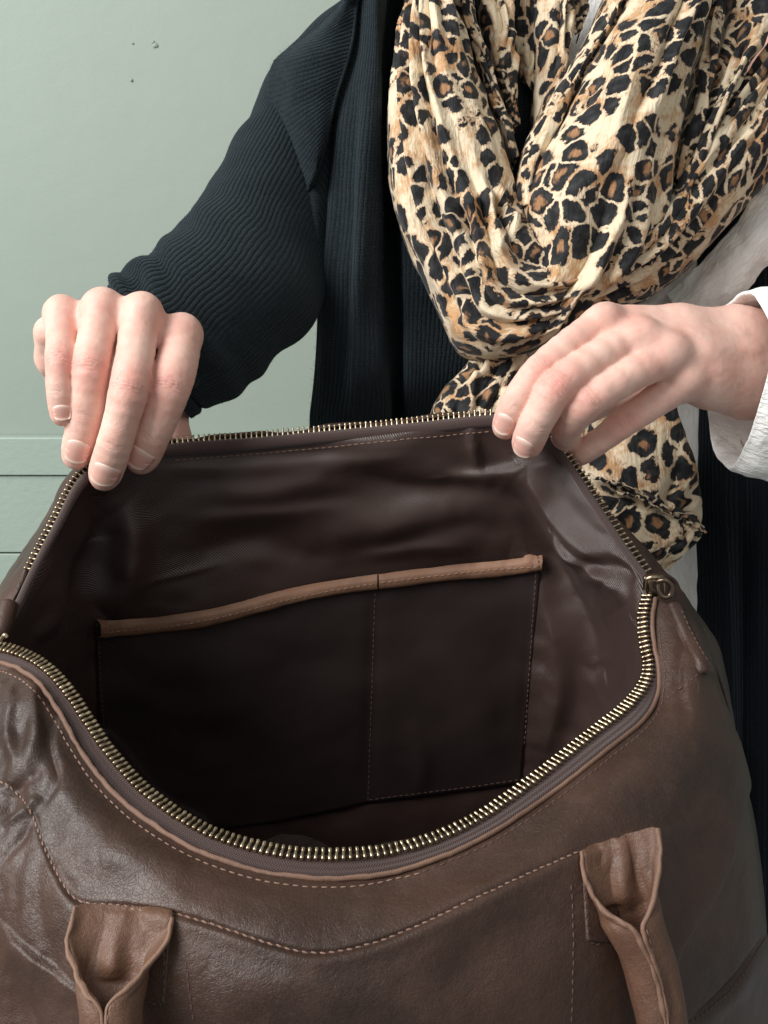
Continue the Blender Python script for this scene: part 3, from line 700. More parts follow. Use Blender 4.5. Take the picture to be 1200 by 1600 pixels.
# reinforcing patches under the handle ends and the rolled handle
for pts_t, pts_b, st_ in (([(222, 1424), (248, 1425), (272, 1427)], [(214, 1572), (238, 1574), (262, 1575)], [(255, 1440), (256, 1500), (254, 1566), (236, 1567)]),
                     ([(904, 1334), (935, 1330), (960, 1322)], [(912, 1476), (945, 1478), (975, 1476)], [(912, 1370), (916, 1430), (922, 1472), (940, 1474)])):
    G = patch(pts_t, pts_b, 24, 40, cast_out, .0008); NN = gnormals(G)
    G[:, 0] -= NN[:, 0]*.003; G[:, -1] -= NN[:, -1]*.003; G[-1] -= NN[-1]*.003
    G[:, 1] = G[:, 2]*.9+G[:, 0]*.1; G[:, -2] = G[:, -3]*.9+G[:, -1]*.1; G[-2] = G[-3]*.9+G[-1]*.1
    grid_obj('handle_patch', G, M['leather'], bag); PT = globals().get('PT', [])+[(G, gfaces(40, 24))]
    stitch(st_, caster([(G, gfaces(40, 24)), (OUT, gfaces(300, 420))]), M['dthread'], front, pitch=.0028, r=.00036)

cast_pt = caster([(OUT, gfaces(300, 420))]+PT)
def handle_sections():
    """half width (m), opening 0 closed..1 flat, centre, sideways direction"""
    A = [  # px centre, py, depth, half width px, openness, tilt of the crosswise direction
     (198, 1416, .3620, 74, 1.00, -.06), (195, 1434, .3585, 75, .95, -.06), (188, 1464, .3535, 73, .85, -.04), (180, 1500, .3490, 59, .62, -.02), (176, 1530, .3455, 54, .28, 0), (174, 1551, .3430, 50, .05, 0),
     (174, 1585, .3400, 46, .0, 0), (175, 1640, .3380, 44, 0, 0), (185, 1760, .338, 45, 0, 0), (240, 1960, .345, 47, 0, -.5), (400, 2110, .35, 48, 0, -1.2), (600, 2140, .352, 48, 0, -1.57),
     (800, 2100, .355, 47, 0, -1.95), (980, 1960, .362, 42, 0, -2.6), (1045, 1760, .372, 36, 0, -3.05), (1037, 1620, .3735, 36, 0, -3.0), (1024, 1540, .3755, 37, 0, -2.92), (1009, 1485, .3755, 40, .0, -2.9),
     (990, 1442, .3750, 43, .04, -2.88), (984, 1422, .3765, 46, .22, -2.88), (976, 1400, .3780, 51, .50, -2.87), (970, 1372, .3800, 58, .75, -2.86), (968, 1345, .3822, 61, .88, -2.85), (966, 1325, .3845, 61, .95, -2.85), (963, 1308, .3868, 61, 1.0, -2.84)]
    return cr(np.array(A, float), 300)
HS = handle_sections(); K = 48
HG = np.zeros((300, K, 3)); HC = P(HS[:, :3])
for i in range(300):
    px_, py_, d, hw, op, tl = HS[i]; op = min(1, max(0, op)); hw = hw/FPX*d
    side = np.array([math.cos(tl), math.sin(tl), 0]); outw = np.array([0, 0, -1.0])
    closed_r = hw
    for k in range(K):
        s_ = k/(K-1)*2-1
        # closed circle with the seam facing the lens; flat when open
        gap = 0.06; th = s_*(math.pi-gap); cx = math.sin(th)*closed_r; cy = -math.cos(th)*closed_r*.85
        fx = s_*hw; fy = .0006+abs(s_)**6*.0028+.0016*math.exp(-(s_/.25)**2)*(1 if op < .97 else .3)
        # half-open trough
        th2 = s_*(math.pi-gap)*(1-op*.52); ux = math.sin(th2)*hw*(1.0 if abs(th2) < math.pi/2 else 1.0); uy = -math.cos(th2)*closed_r*.85
        m_ = op**1.5
        x_ = (ux if op > 0 else cx)*(1-m_)+fx*m_; y_ = (uy if op > 0 else cy)*(1-m_)+fy*m_
        if 0 < op < .97: y_ += .0045*math.exp(-((s_+.05)/.22)**2)*math.sin(math.pi*min(1, op*1.1))
        HG[i, k] = HC[i]+side*x_+outw*y_
hn = fbm(HG*np.array([120, 60, 120]), 3, 11); rad = HG-HC[:, None]; rad /= np.linalg.norm(rad, axis=-1, keepdims=True)+1e-9
lw = fbm(np.stack(np.broadcast_arrays(np.arange(300)[:, None]*.035, np.arange(K)[None]*.42, 0.0), -1), 3, 31)
HG = HG+rad*(hn*.0005+lw*.0007)[..., None]
for i in range(300):
    op = HS[i][4]
    if op > .3:
        pl_ = min(1, (op-.3)/.4)*(1-.6*max(0, op-.8)/.2)*(1.5 if HS[i][0] > 600 else .7)
        for k in range(K):
            s_ = k/(K-1)*2-1; p_ = HG[i, k]
            p_[2] -= .0005*pl_*math.cos(s_*12+1.5*math.sin(i*.05))*(1-abs(s_)**3)
            x, y = pix(p_); c_ = cast_pt(x, y)[0]
            if p_[2] > c_[2]-.0008: HG[i, k] = p_*((c_[2]-.0008)/p_[2])
HG = smoothG(HG, 3)
handle = grid_obj('handle', HG, M['handle_leather'], bag, thick=.0019, thick_off=0)
# raised edges of the rolled handle: light raw leather lips that meet in the V and run down the front seam
for kk in (0, K-1):
    for a, b_ in ((0, 110), (176, 299)):
        path = HG[a:b_+1, kk]+np.array([0, 0, -.0006]); g = tube(path, .0009*(1+.35*vnoise(path*180, 4)), k=8, flat=1.2); g = g+.0004*fbm(g*260, 2, 5)[..., None]
        grid_obj('rolled_edge', np.concatenate([g, g[:, :1]], 1), M['edge_leather'], handle)
cast_h = caster([(HG+np.array([0, 0, -.001]), gfaces(300, K))])
stitch([(125, 1413), (165, 1414), (205, 1420), (245, 1426), (270, 1424)], cast_h, M['thread'], handle, pitch=.0028, slant=.0003, r=.0005)
stitch([(905, 1326), (935, 1315), (975, 1300), (1012, 1290)], cast_h, M['thread'], handle, pitch=.0028, r=.0004)
stitch([(176, 1562), (170, 1580), (168, 1600)], cast_h, M['thread'], handle, pitch=.003)
stitch([(1006, 1440), (1020, 1490), (1030, 1540), (1040, 1600)], cast_h, M['thread'], handle, pitch=.0034)

# ------------------------------------------------------------------ person
person = tag(empty('person', (0.06, 0.85, 0.0)), 'woman in dark knit cardigan and leopard print scarf holding the bag open', 'person')

def seg(p, a, b, ra, rb):
    ab = b-a; L2 = ab@ab+1e-12; t_ = np.clip(((p-a)@ab)/L2, 0, 1)
    d = p-(a+t_[..., None]*ab); return np.sqrt((d*d).sum(-1))-(ra+(rb-ra)*t_)
def smin(a, b, k):
    h_ = np.clip(.5+.5*(b-a)/k, 0, 1); return b*(1-h_)+a*h_-k*h_*(1-h_)
def chain(p, c, k=.003):
    r = None
    if p.ndim == 4 and len(c) > 4 and p.shape[0] <= 12 and p.shape[1] <= 12:      # a small block: only the nearby pieces matter
        m = p[p.shape[0]//2, p.shape[1]//2, p.shape[2]//2][None]; hd = np.linalg.norm(p[-1, -1, -1]-p[0, 0, 0])
        ds = np.array([seg(m, c[i][0], c[i+1][0], c[i][1], c[i+1][1])[0] for i in range(len(c)-1)]); keep = [i for i in range(len(ds)) if ds[i] < ds.min()+hd*1.1+.002]
        for i in keep:
            s_ = seg(p, c[i][0], c[i+1][0], c[i][1], c[i+1][1]); r = s_ if r is None else smin(r, s_, k)
        return r
    for i in range(len(c)-1):
        s_ = seg(p, c[i][0], c[i+1][0], c[i][1], c[i+1][1]); r = s_ if r is None else smin(r, s_, k)
    return r
def fine(f_, n=3):
    a = cr(np.array([list(c)+[r] for c, r in f_]), (len(f_)-1)*n+1); return [(q[:3], q[3]) for q in a]
def J(x, y, d, r): return (P([x, y, d]), r/FPX*d)
def meshify(fn, lo_, hi_, vox):
    n = np.ceil((hi_-lo_)/vox).astype(int)+1
    ax = [lo_[i]+vox*np.arange(n[i], dtype=np.float32) for i in range(3)]
    arr = np.empty(n, np.float32); Bk = 12; half = vox*Bk*.5*1.75+vox*4
    st_ = [np.arange(0, n[i], Bk) for i in range(3)]
    cs = np.meshgrid(*[lo_[i]+vox*(st_[i]+Bk/2) for i in range(3)], indexing='ij')
    co = fn(np.stack(cs, -1))          # coarse pass: only blocks near the surface are sampled finely
    for a in range(len(st_[0])):
        for b in range(len(st_[1])):
            for c in range(len(st_[2])):
                sl = tuple(slice(int(st_[q][k]), int(st_[q][k])+Bk) for q, k in ((0, a), (1, b), (2, c)))
                if abs(co[a, b, c]) > half: arr[sl] = co[a, b, c]; continue
                X = np.meshgrid(ax[0][sl[0]], ax[1][sl[1]], ax[2][sl[2]], indexing='ij'); arr[sl] = fn(np.stack(X, -1))
    arr = np.clip(arr, -vox*6, vox*6)
    g = openvdb.FloatGrid(background=float(vox*6)); g.copyFromArray(arr)
    pts, quads = g.convertToQuads(0.0) if False else g.convertToQuads(isovalue=0.0)
    return pts.astype(float)*vox+lo_, quads
def grad(fn, p, e=.0003):
    g = np.stack([fn(p+np.eye(3)[i]*e)-fn(p-np.eye(3)[i]*e) for i in range(3)], -1); return g/(np.linalg.norm(g, axis=-1, keepdims=True)+1e-9)

class Hand: pass
def make_hand(fingers, palm, extra, bumps, kf=.0006, clip=None):
    h_ = Hand(); h_.f = fingers; ff = [fine(q) for q in fingers]; palm = [q for q in palm]
    def fn(p):
        r = None
        mc = chain(p, [(c[0][0]+np.array([0, 0, -.004]), 0.0) for c in sorted(fingers, key=lambda q: q[0][0][0])], .001)
        kk = kf+.007*np.exp(-(mc/.012)**2)
        for c in ff:
            s_ = chain(p, c, .0009); r = s_ if r is None else smin(r, s_, kk)
        q_ = None
        for c in palm:
            s_ = chain(p, c, .006); q_ = s_ if q_ is None else smin(q_, s_, .011)
        r = smin(r, q_, .0045)
        for c in extra: r = smin(r, chain(p, c, .005), .006)
        for (c, rr, k) in bumps: r = smin(r, np.sqrt(((p-c)**2).sum(-1))-rr, k)
        return r
    h_.fn = fn; return h_

# her right hand (left in the photograph), fingers over the rim, thumb behind it
lf_pinky = [J(97, 494, .524, 26.46), J(96, 530, .512, 23.27), J(95, 560, .503, 23.88), J(94, 588, .502, 21.44), J(95, 612, .503, 21.49), J(98, 646, .507, 20)]
lf_ring = [J(160, 482, .522, 30.38), J(150, 530, .510, 28.12), J(143, 571, .502, 28.65), J(139, 615, .504, 26.31), J(135, 648, .508, 26.28), J(125, 690, .514, 26), J(119, 712, .518, 22)]
lf_mid = [J(221, 491, .522, 31.36), J(212, 550, .508, 29.57), J(203, 603, .499, 30.56), J(190, 655, .501, 27.28), J(179, 694, .505, 27.23), J(167, 732, .513, 26.5), J(163, 744, .516, 23)]
lf_ind = [J(284, 525, .530, 30.38), J(277, 565, .518, 32.0), J(266, 602, .511, 32.95), J(250, 648, .512, 29.72), J(237, 680, .515, 28.18), J(225, 708, .521, 27), J(220, 717, .524, 24)]
thumbL = [J(262, 560, .565, 34), J(262, 630, .566, 31), J(268, 690, .560, 29), J(262, 735, .556, 24)]
palmL = [[J(97, 498, .526, 25), J(150, 520, .585, 26), J(200, 540, .63, 30)], [J(160, 486, .524, 29), J(185, 515, .585, 29), J(215, 540, .63, 32)],
         [J(221, 496, .524, 30), J(225, 520, .585, 31), J(235, 540, .63, 34)], [J(284, 528, .532, 29), J(265, 535, .585, 32), J(255, 545, .63, 34)]]
extraL = [[J(80, 520, .543, 27), J(84, 560, .556, 26), J(95, 585, .57, 26)], thumbL, [J(180, 560, .56, 50), J(215, 560, .63, 45)]]
bumpL = [(P([97, 487, .523]), 26/FPX*.52, .004), (P([160, 480, .518]), 26/FPX*.52, .005), (P([222, 486, .518]), 27/FPX*.52, .005), (P([286, 516, .528]), 25/FPX*.52, .005)]
HL = make_hand([lf_ring, lf_mid, lf_ind, lf_pinky], palmL, extraL, bumpL)
# her left hand (right in the photograph), reaching in from the right
rf_ind = [J(946, 506, .522, 31.36), J(897, 535, .512, 26.18), J(845, 579, .505, 26.26), J(818, 610, .507, 23.39), J(802, 636, .511, 22.93), J(792, 660, .517, 21.5), J(789, 668, .519, 18.5)]
rf_mid = [J(996, 532, .516, 33.32), J(935, 560, .505, 28.12), J(871, 605, .497, 28.65), J(850, 640, .500, 26.31), J(836, 664, .505, 25.8), J(826, 688, .513, 25), J(824, 695, .516, 22)]
rf_ring = [J(1040, 556, .514, 32.34), J(985, 585, .504, 28.12), J(917, 626, .500, 28.65), J(895, 652, .508, 26.31), J(886, 668, .517, 23.89), J(884, 690, .534, 22)]
rf_pink = [J(1072, 592, .520, 30), J(1022, 628, .519, 25), J(972, 662, .519, 23), J(945, 683, .523, 20), J(925, 697, .528, 19.5), J(902, 713, .5345, 17)]
palmR = [[J(946, 506, .526, 30), J(1060, 515, .533, 37), J(1150, 522, .540, 40), J(1260, 535, .555, 46)], [J(996, 532, .520, 32), J(1075, 545, .524, 37), J(1155, 555, .536, 42), J(1260, 570, .550, 46)],
         [J(1040, 556, .518, 32), J(1100, 575, .524, 38), J(1160, 590, .536, 42), J(1260, 605, .550, 46)], [J(1072, 594, .524, 30), J(1110, 600, .532, 35), J(1165, 610, .542, 40), J(1260, 620, .556, 44)]]
extraR = [[J(1003, 530, .5125, 8), J(1070, 528, .517, 8), J(1150, 530, .5245, 8)], [J(1046, 550, .510, 8), J(1100, 552, .514, 8), J(1170, 550, .524, 8)], [J(1110, 580, .555, 38), J(1020, 600, .572, 30), J(930, 625, .570, 27), J(868, 672, .560, 24)], [J(1180, 600, .55, 47), J(1400, 640, .60, 60)], [J(1140, 540, .545, 55), J(1200, 560, .555, 60), J(1400, 600, .60, 70)]]
bumpR = [(P([944, 500, .515]), 25/FPX*.51, .006), (P([1003, 529, .510]), 25/FPX*.51, .008), (P([1046, 551, .5085]), 25/FPX*.51, .008), (P([1074, 590, .514]), 24/FPX*.51, .005)]
HR = make_hand([rf_ind, rf_mid, rf_ring, rf_pink], palmR, extraR, bumpR)

def rough_box(h_, pad, extra_pts=()):
    pts = [c for f_ in h_.f for c, r in f_]; a = np.array(pts+list(extra_pts)); return a.min(0)-pad, a.max(0)+pad
def hand_mesh(h_, lo_, hi_, creases, flushes, vox=.00065):
    V, Q = meshify(h_.fn, lo_, hi_, vox)
    n = np.zeros_like(V); qa = V[Q.astype(int)]; fn_ = np.cross(qa[:, 2]-qa[:, 0], qa[:, 3]-qa[:, 1])
    for k_ in range(4): np.add.at(n, Q[:, k_].astype(int), fn_)
    n /= np.linalg.norm(n, axis=1, keepdims=True)+1e-12
    t9 = np.arange(0, len(V), max(1, len(V)//200)); n *= np.sign((n[t9]*grad(h_.fn, V[t9])).sum(1).mean())
    disp = 0.00012*fbm(V*260, 2, 3)
    for (c, ax, w, s, amp) in creases:      # crease across a finger: centre, finger direction, half width, spacing, depth
        ax = ax/np.linalg.norm(ax); rel = V-c; al = rel@ax; rr = np.linalg.norm(rel-al[:, None]*ax, axis=1)
        cr_ = al+0.0007*vnoise(V*320, 5)+ (rr/w)**2*.0006*np.sign(al)
        m_ = np.exp(-(np.linalg.norm(rel, axis=1)/w)**4)*np.clip(-n[:, 2]*1.6, 0, 1)
        for o_, a_ in ((0, 1), (s, .75), (-s, .75), (2.1*s, .45), (-2.1*s, .4)): disp = disp-amp*a_*m_*np.exp(-((cr_-o_)/.00035)**2)
    fl = np.full(len(V), .08)
    for (c, r, a_) in flushes: fl = fl+a_*np.exp(-(np.linalg.norm(V-c, axis=1)/r)**2)
    fl += .15*fbm(V*90, 2, 8)
    return V+n*disp[:, None], Q, np.clip(fl, 0, 1)
def fcre(f_, ip, idp):
    c, r = f_[ip]; d, r2 = f_[idp]; ax = f_[ip+1][0]-f_[ip-1][0]; ax2 = f_[min(idp+1, len(f_)-1)][0]-f_[idp-1][0]
    front_ = np.array([0, 0, -1.0])
    return [(c+front_*r*.9, ax, r*1.15, .0015, .00055), (d+front_*r2*.9, ax2, r2*.95, .0011, .00038)]
crL = []; flL = []; crR = []; flR = []
for f_, ip, idp in ((lf_pinky, 2, 4), (lf_ring, 2, 4), (lf_mid, 2, 4), (lf_ind, 2, 4)):
    crL += fcre(f_, ip, idp); flL += [(f_[ip][0]+np.array([0, 0, -.008]), .010, .68), (f_[0][0]+np.array([0, .002, -.006]), .013, .30), (f_[-1][0], .011, .45)]
for f_, ip, idp in ((rf_ind, 2, 4), (rf_mid, 2, 4), (rf_ring, 2, 4), (rf_pink, 2, 4)):
    crR += fcre(f_, ip, idp); flR += [(f_[ip][0]+np.array([0, 0, -.008]), .0095, .64), (f_[0][0]+np.array([0, .002, -.006]), .012, .28), (f_[-1][0], .010, .40)]
lo_, hi_2 = rough_box(HL, .014, [P([48, 600, .54]), P([300, 740, .57]), P([230, 540, .63])])
VL, QL, FL = hand_mesh(HL, lo_, hi_2, crL, flL)
lo_, hi_2 = rough_box(HR, .014, [P([1240, 480, .55]), P([1240, 680, .58]), P([870, 690, .57])])
VR, QR, FR = hand_mesh(HR, lo_, hi_2, crR, flR)
# arms, shoulders, chest and neck under the clothes
torso = [[(P([850, 150, .86]), .10), (P([860, 700, .84]), .11), (P([860, 1300, .85]), .12)], [(P([640, 70, .82]), .04), (P([850, 20, .86]), .075), (P([1200, 60, .80]), .05)],
         [(P([640, 90, .82]), .04), (P([470, 330, .71]), .038), (P([260, 535, .60]), .024)], [(P([1250, 60, .80]), .05), (P([1500, 500, .70]), .038), (P([1260, 575, .565]), .026)],
         [(P([915, -160, .80]), .052), (P([910, 60, .82]), .058)]]
tf = lambda p: (lambda L_: __import__('functools').reduce(lambda a, b: smin(a, b, .03), L_))([chain(p, c, .02) for c in torso])
VT, QT = meshify(tf, P([150, 1500, .90])*0+np.array([-.26, -.48, .55]), np.array([.45, .50, 1.0]), .007)
V = np.concatenate([VL, VR, VT]); F = np.concatenate([QL, QR+len(VL), QT+len(VL)+len(VR)])
body = mesh_obj('body', W(V), F[:, ::-1], M['skin'], person, attrs={'flush': np.concatenate([FL, FR, np.full(len(VT), .2)])})

def nail(h_, cpx, axis_from, axis_to, wpx, lpx, tilt=(0, 0), sink=.00012, out=.00034):
    a = axis_to[0]-axis_from[0]; a /= np.linalg.norm(a); nrm = np.array([tilt[0], tilt[1], -1.0]); nrm -= a*(nrm@a); nrm /= np.linalg.norm(nrm); b_ = np.cross(a, nrm)
    c = P([cpx[0], cpx[1], axis_to[0][2]]); c = axis_to[0]+a*((c-axis_to[0])@a)*1.0+b_*((c-axis_to[0])@b_)
    d = axis_to[0][2]; w = wpx/FPX*d/2; Ln = lpx/FPX*d; r = axis_to[1]
    nu_, nv_ = 17, 19; s_ = np.linspace(-1, 1, nu_); t_ = np.linspace(0, 1, nv_)
    S, Tt = np.meshgrid(s_, t_); wid = w*(1-.16*np.abs(2*Tt-1)**4)*np.sqrt(np.clip(1-np.clip((.22-Tt)/.22, 0, 1)**2.2*.75, 0, 1))
    p = c+a*((Tt-.5)*Ln - (S**2)*np.where(Tt > .5, .10, -.05)*Ln)[..., None]+b_*(S*wid)[..., None]+nrm*(r*np.sqrt(np.clip(1-(S*wid/r)**2*.8, .1, 1)))[..., None]
    for _ in range(9):
        if _ in (2, 5):
            e_ = P([cpx[0], cpx[1], d])-P([*pix(p[nv_//2, nu_//2]), d]); p = p+a*(e_@a)+b_*(e_@b_)
        g = grad(h_.fn, p); dd = h_.fn(p); p = p-nrm*np.clip(dd/np.clip(g@nrm, .5, 1), -.002, .002)[..., None]
    e = np.minimum(1-np.abs(S), np.minimum(Tt*1.6, 2)); off = -sink+(out+sink)*np.clip(e/.22, 0, 1)**.6
    p = p+nrm*(off+np.clip((Tt-.86)/.14, 0, 1)*.0006)[..., None]
    return p, np.stack([S*.5+.5, Tt], -1)
for args in ((HL, (97, 645), lf_pinky[-2], lf_pinky[-1], 27, 25), (HL, (119, 706), lf_ring[-2], lf_ring[-1], 34, 42), (HL, (162, 741), lf_mid[-2], lf_mid[-1], 38, 42, (-.1, 0)), (HL, (218, 714), lf_ind[-2], lf_ind[-1], 36, 40, (-.25, 0)),
             (HR, (787, 662), rf_ind[-2], rf_ind[-1], 28, 38, (-.1, -.1)), (HR, (819, 693), rf_mid[-2], rf_mid[-1], 31, 38, (-.15, -.1))):
    p_, uv_ = nail(*args); mesh_obj('nail', W(p_), gfaces(*p_.shape[:2]), M['nail'], body, uv=uv_, thick=.0003, thick_off=-1)

# --- cardigan
def ridge_field(S_, T_, seed, n=9):
    return fbm(np.stack([S_*n, T_*2.2, S_*0+seed], -1), 3, seed)
# front edge band hanging down the left of the photograph: columns left to right
cols_x = [(560, 548, 524, 512, 502, 497, 490, 484, 470, 455), (572, 566, 548, 540, 532, 530, 524, 516, 500, 480), (590, 588, 580, 572, 566, 568, 566, 560, 545, 520),
          (606, 606, 604, 602, 600, 606, 610, 606, 592, 565), (616, 616, 616, 616, 618, 622, 622, 616, 604, 580), (640, 640, 640, 634, 632, 632, 632, 628, 618, 600),
          (690, 690, 690, 680, 674, 668, 664, 660, 650, 640), (760, 760, 760, 745, 735, 730, 720, 715, 710, 700), (850, 850, 850, 840, 830, 820, 810, 800, 800, 800)]
ys = (-60, 60, 200, 320, 420, 500, 590, 680, 900, 1300)
dep = [.652, .638, .630, .640, .668, .652, .650, .655, .665]
rowsC = [[(cols_x[c][r], ys[r], dep[c]+(.004 if r % 2 else 0)+(0, 0, 0, 0, 0, 0, 0, .02, .07, .12)[r]) for c in range(9)] for r in range(10)]
CG = tensor(rowsC, 220, 260); NC = gnormals(CG)
CG = folds(CG, NC, [([(545, 60), (528, 250), (515, 420), (500, 640)], 8, 12, .004), ([(570, 100), (560, 400), (550, 660)], 14, 14, .003), ([(556, 150), (545, 400), (535, 600)], 8, 8, -.003), ([(610, 0), (612, 300), (618, 660)], 10, 10, -.006)])
CG = CG+NC*(.0022*fbm(CG*np.array([30, 10, 30]), 3, 3))[..., None]
card = grid_obj('cardigan', CG, M['knit'], person, thick=.003)
# shoulder panel, ribs run across
rowsS = []
for (yl, xl), (yr, xr) in zip([(-60, 640), (-20, 566), (45, 490), (95, 430), (150, 421), (215, 434), (265, 452), (312, 470)], [(-80, 640), (-60, 566), (0, 560), (60, 552), (105, 540), (150, 526), (190, 517), (240, 505), (300, 480)]):
    rowsS.append([(xl, yl, .672), (xl*.7+xr*.3, yl*.7+yr*.3, .645), (xl*.35+xr*.65, yl*.35+yr*.65, .638), (xr, yr, .642)])
SGd = tensor(rowsS, 90, 200); NS = gnormals(SGd)
SGd = SGd+NS*(.0015*fbm(SGd*np.array([25, 40, 25]), 3, 12))[..., None]
uvS = guv(SGd)[..., ::-1].copy()
grid_obj('shoulder_panel', SGd, M['knit'], card, uv=uvS, thick=.003)
# small gore under the V, ribs slanting
rowsG = [[(440, 215, .660), (485, 215, .654), (540, 215, .662)], [(466, 300, .656), (492, 300, .648), (530, 300, .664)], [(476, 350, .656), (496, 350, .647), (520, 350, .664)], [(484, 400, .657), (499, 400, .648), (514, 390, .664)],
         [(492, 450, .660), (501, 445, .652), (510, 435, .664)], [(497, 490, .664), (503, 485, .657), (508, 475, .664)], [(499, 540, .668), (502, 535, .662), (506, 525, .667)]]
GG = tensor(rowsG, 40, 100); uvg = guv(GG); uvg = np.stack([uvg[..., 0]*.8-uvg[..., 1]*.45, uvg[..., 1]], -1)
grid_obj('side_gore', GG, M['knit'], card, uv=uvg, thick=.003)
sm = []
seamP = cr(P(np.array([(430, 95, .672), (421, 150, .672), (434, 215, .672), (452, 265, .670), (469, 310, .662), (484, 380, .657), (494, 440, .662), (498, 500, .671)])), 80)
mb = MB(); g = tube(seamP+np.array([0, 0, -.0005]), .0010, k=8); mb.grid(np.concatenate([g, g[:, :1]], 1))
g = tube(cr(P(np.array([(560, -20, .643), (551, 62, .642), (539, 108, .642), (525, 152, .642), (515, 192, .642), (505, 237, .642), (487, 285, .645), (470, 315, .655)])), 80)+np.array([0, 0, .0002]), .0010, k=8)
mb.grid(np.concatenate([g, g[:, :1]], 1)); mb.build('seam', M['knit'], card)
# sleeve: rings defined by upper and lower outline
rg = [((575, -20), (700, 220), .765, .045), ((440, 98), (580, 330), .722, .046), ((388, 200), (530, 400), .690, .044), ((336, 286), (508, 455), .655, .042), ((298, 342), (486, 500), .622, .041),
      ((262, 378), (440, 545), .600, .040), ((236, 400), (402, 585), .585, .038), ((210, 418), (365, 616), .572, .036), ((182, 450), (318, 642), .562, .034), ((186, 462), (296, 650), .558, .031)]
ctr_r = cr(np.array([[a[0], a[1], b_[0], b_[1], d, e] for a, b_, d, e in rg], float), 240)
KS = 150; SL = np.zeros((240, KS, 3)); th = np.linspace(0, 2*np.pi, KS, endpoint=False)
for i in range(240):
    ax_, ay_, bx_, by_, d, e = ctr_r[i]; A_ = P([ax_, ay_, d]); B_ = P([bx_, by_, d]); c = (A_+B_)/2; hv = (A_-B_)/2
    SL[i] = c+np.cos(th)[:, None]*hv+np.sin(th)[:, None]*np.array([0, 0, -1.0])*e
nS = SL-SL.mean(1, keepdims=True); nS /= np.linalg.norm(nS, axis=-1, keepdims=True)
ii = np.linspace(0, 1, 240)[:, None]; ph = ii*34+1.1*np.sin(th*1.0+1)[None]+2.6*vnoise(np.stack([ii*5+0*th, np.cos(th)*1.2+0*ii, np.sin(th)*1.2+0*ii], -1), 3)
amp = .0016*np.clip((ii-.15)*5, 0, 1)*np.clip(1.2-.6*(np.cos(th-.3)[None] < -.2), 0, 1)*(0.15+1.5*np.abs(vnoise(np.stack([ii*7+0*th, np.cos(th)*1.5+0*ii, np.sin(th)*1.5+0*ii], -1), 7)))
SL = SL+nS*(amp*np.sin(ph))[..., None]+nS*(.003*fbm(SL*22, 2, 5))[..., None]
# rolled bulge near the cuff
SL = SL+nS*(.0045*np.exp(-((ii-.855)/.018)**2)*(np.cos(th-.2)[None] > -.6)-.004*np.exp(-((ii-.895)/.014)**2))[..., None]
circ = np.cumsum(np.concatenate([[0], np.linalg.norm(np.diff(SL[120], axis=0), axis=-1)])); lenS = np.cumsum(np.concatenate([[0], np.linalg.norm(np.diff(SL.mean(1), axis=0), axis=-1)]))
U = np.broadcast_to(circ[None], (240, KS)) - .0008*np.cos(ph)*np.clip((ii-.1)*4, 0, 1)
uvs = np.stack([U, np.broadcast_to(lenS[:, None], (240, KS))], -1)
SLc = np.concatenate([SL, SL[:, :1]], 1); uvs = np.concatenate([uvs, uvs[:, :1]+np.array([circ[-1]*KS/(KS-1.), 0])], 1)
grid_obj('sleeve', SLc, M['knit'], card, uv=uvs, thick=.0035, thick_off=0)
def fuzz(G, count, name, parent, ln=.0028):
    Nn = gnormals(G, False); v_ = []; f_ = []; nv_, nu_ = G.shape[:2]
    for q in range(count):
        i, j = RNG.integers(1, nv_-1), RNG.integers(1, nu_-1); p = G[i, j]; x, y = pix(p)
        if not (-20 < x < 1220 and -20 < y < 900): continue
        n = Nn[i, j]; c = G[i, :].mean(0) if name == 'sleeve_fuzz' else None
        if c is not None and n@(p-c) < 0: n = -n
        if c is None and n[2] > 0: n = -n
        d = RNG.normal(size=3); d -= n*(d@n); d /= np.linalg.norm(d); L_ = ln*RNG.uniform(.4, 1.2); e = RNG.uniform(.15, .8); w = np.cross(d, n)*.00006; b0 = len(v_)
        p = p+n*.0012
        m_ = p+d*L_*.5+n*L_*e*.5+RNG.normal(size=3)*.0002; t_ = p+d*L_+n*L_*e*.4
        v_ += [p-w, p+w, m_-w, m_+w, t_]; f_ += [(b0, b0+1, b0+3, b0+2), (b0+2, b0+3, b0+4)]
    tag(mesh_obj('knit_fuzz', W(np.array(v_)), f_, M['knit_fuzz'], parent), kind='stuff')
fuzz(SLc, 16000, 'sleeve_fuzz', card); fuzz(CG, 9000, 'band', card); fuzz(SGd, 3500, 'panel', card)
# the other front of the cardigan, dark, on the right
rowsR = [[(1090, y, .700), (1112+b_, y, .690), (1135+b_, y, .682), (1160, y, .688), (1190, y, .680), (1260, y, .685), (1400, y, .70)] for y, b_ in ((240, 30), (420, 20), (600, 0), (760, -4), (900, 0), (1050, 4), (1250, 6), (1700, 0))]
RG_ = tensor(rowsR, 140, 220); NR_ = gnormals(RG_)
RG_ = RG_+NR_*(.003*fbm(RG_*np.array([34, 7, 34]), 3, 21))[..., None]
grid_obj('cardigan_front', RG_, M['knit_side'], card, thick=.003)

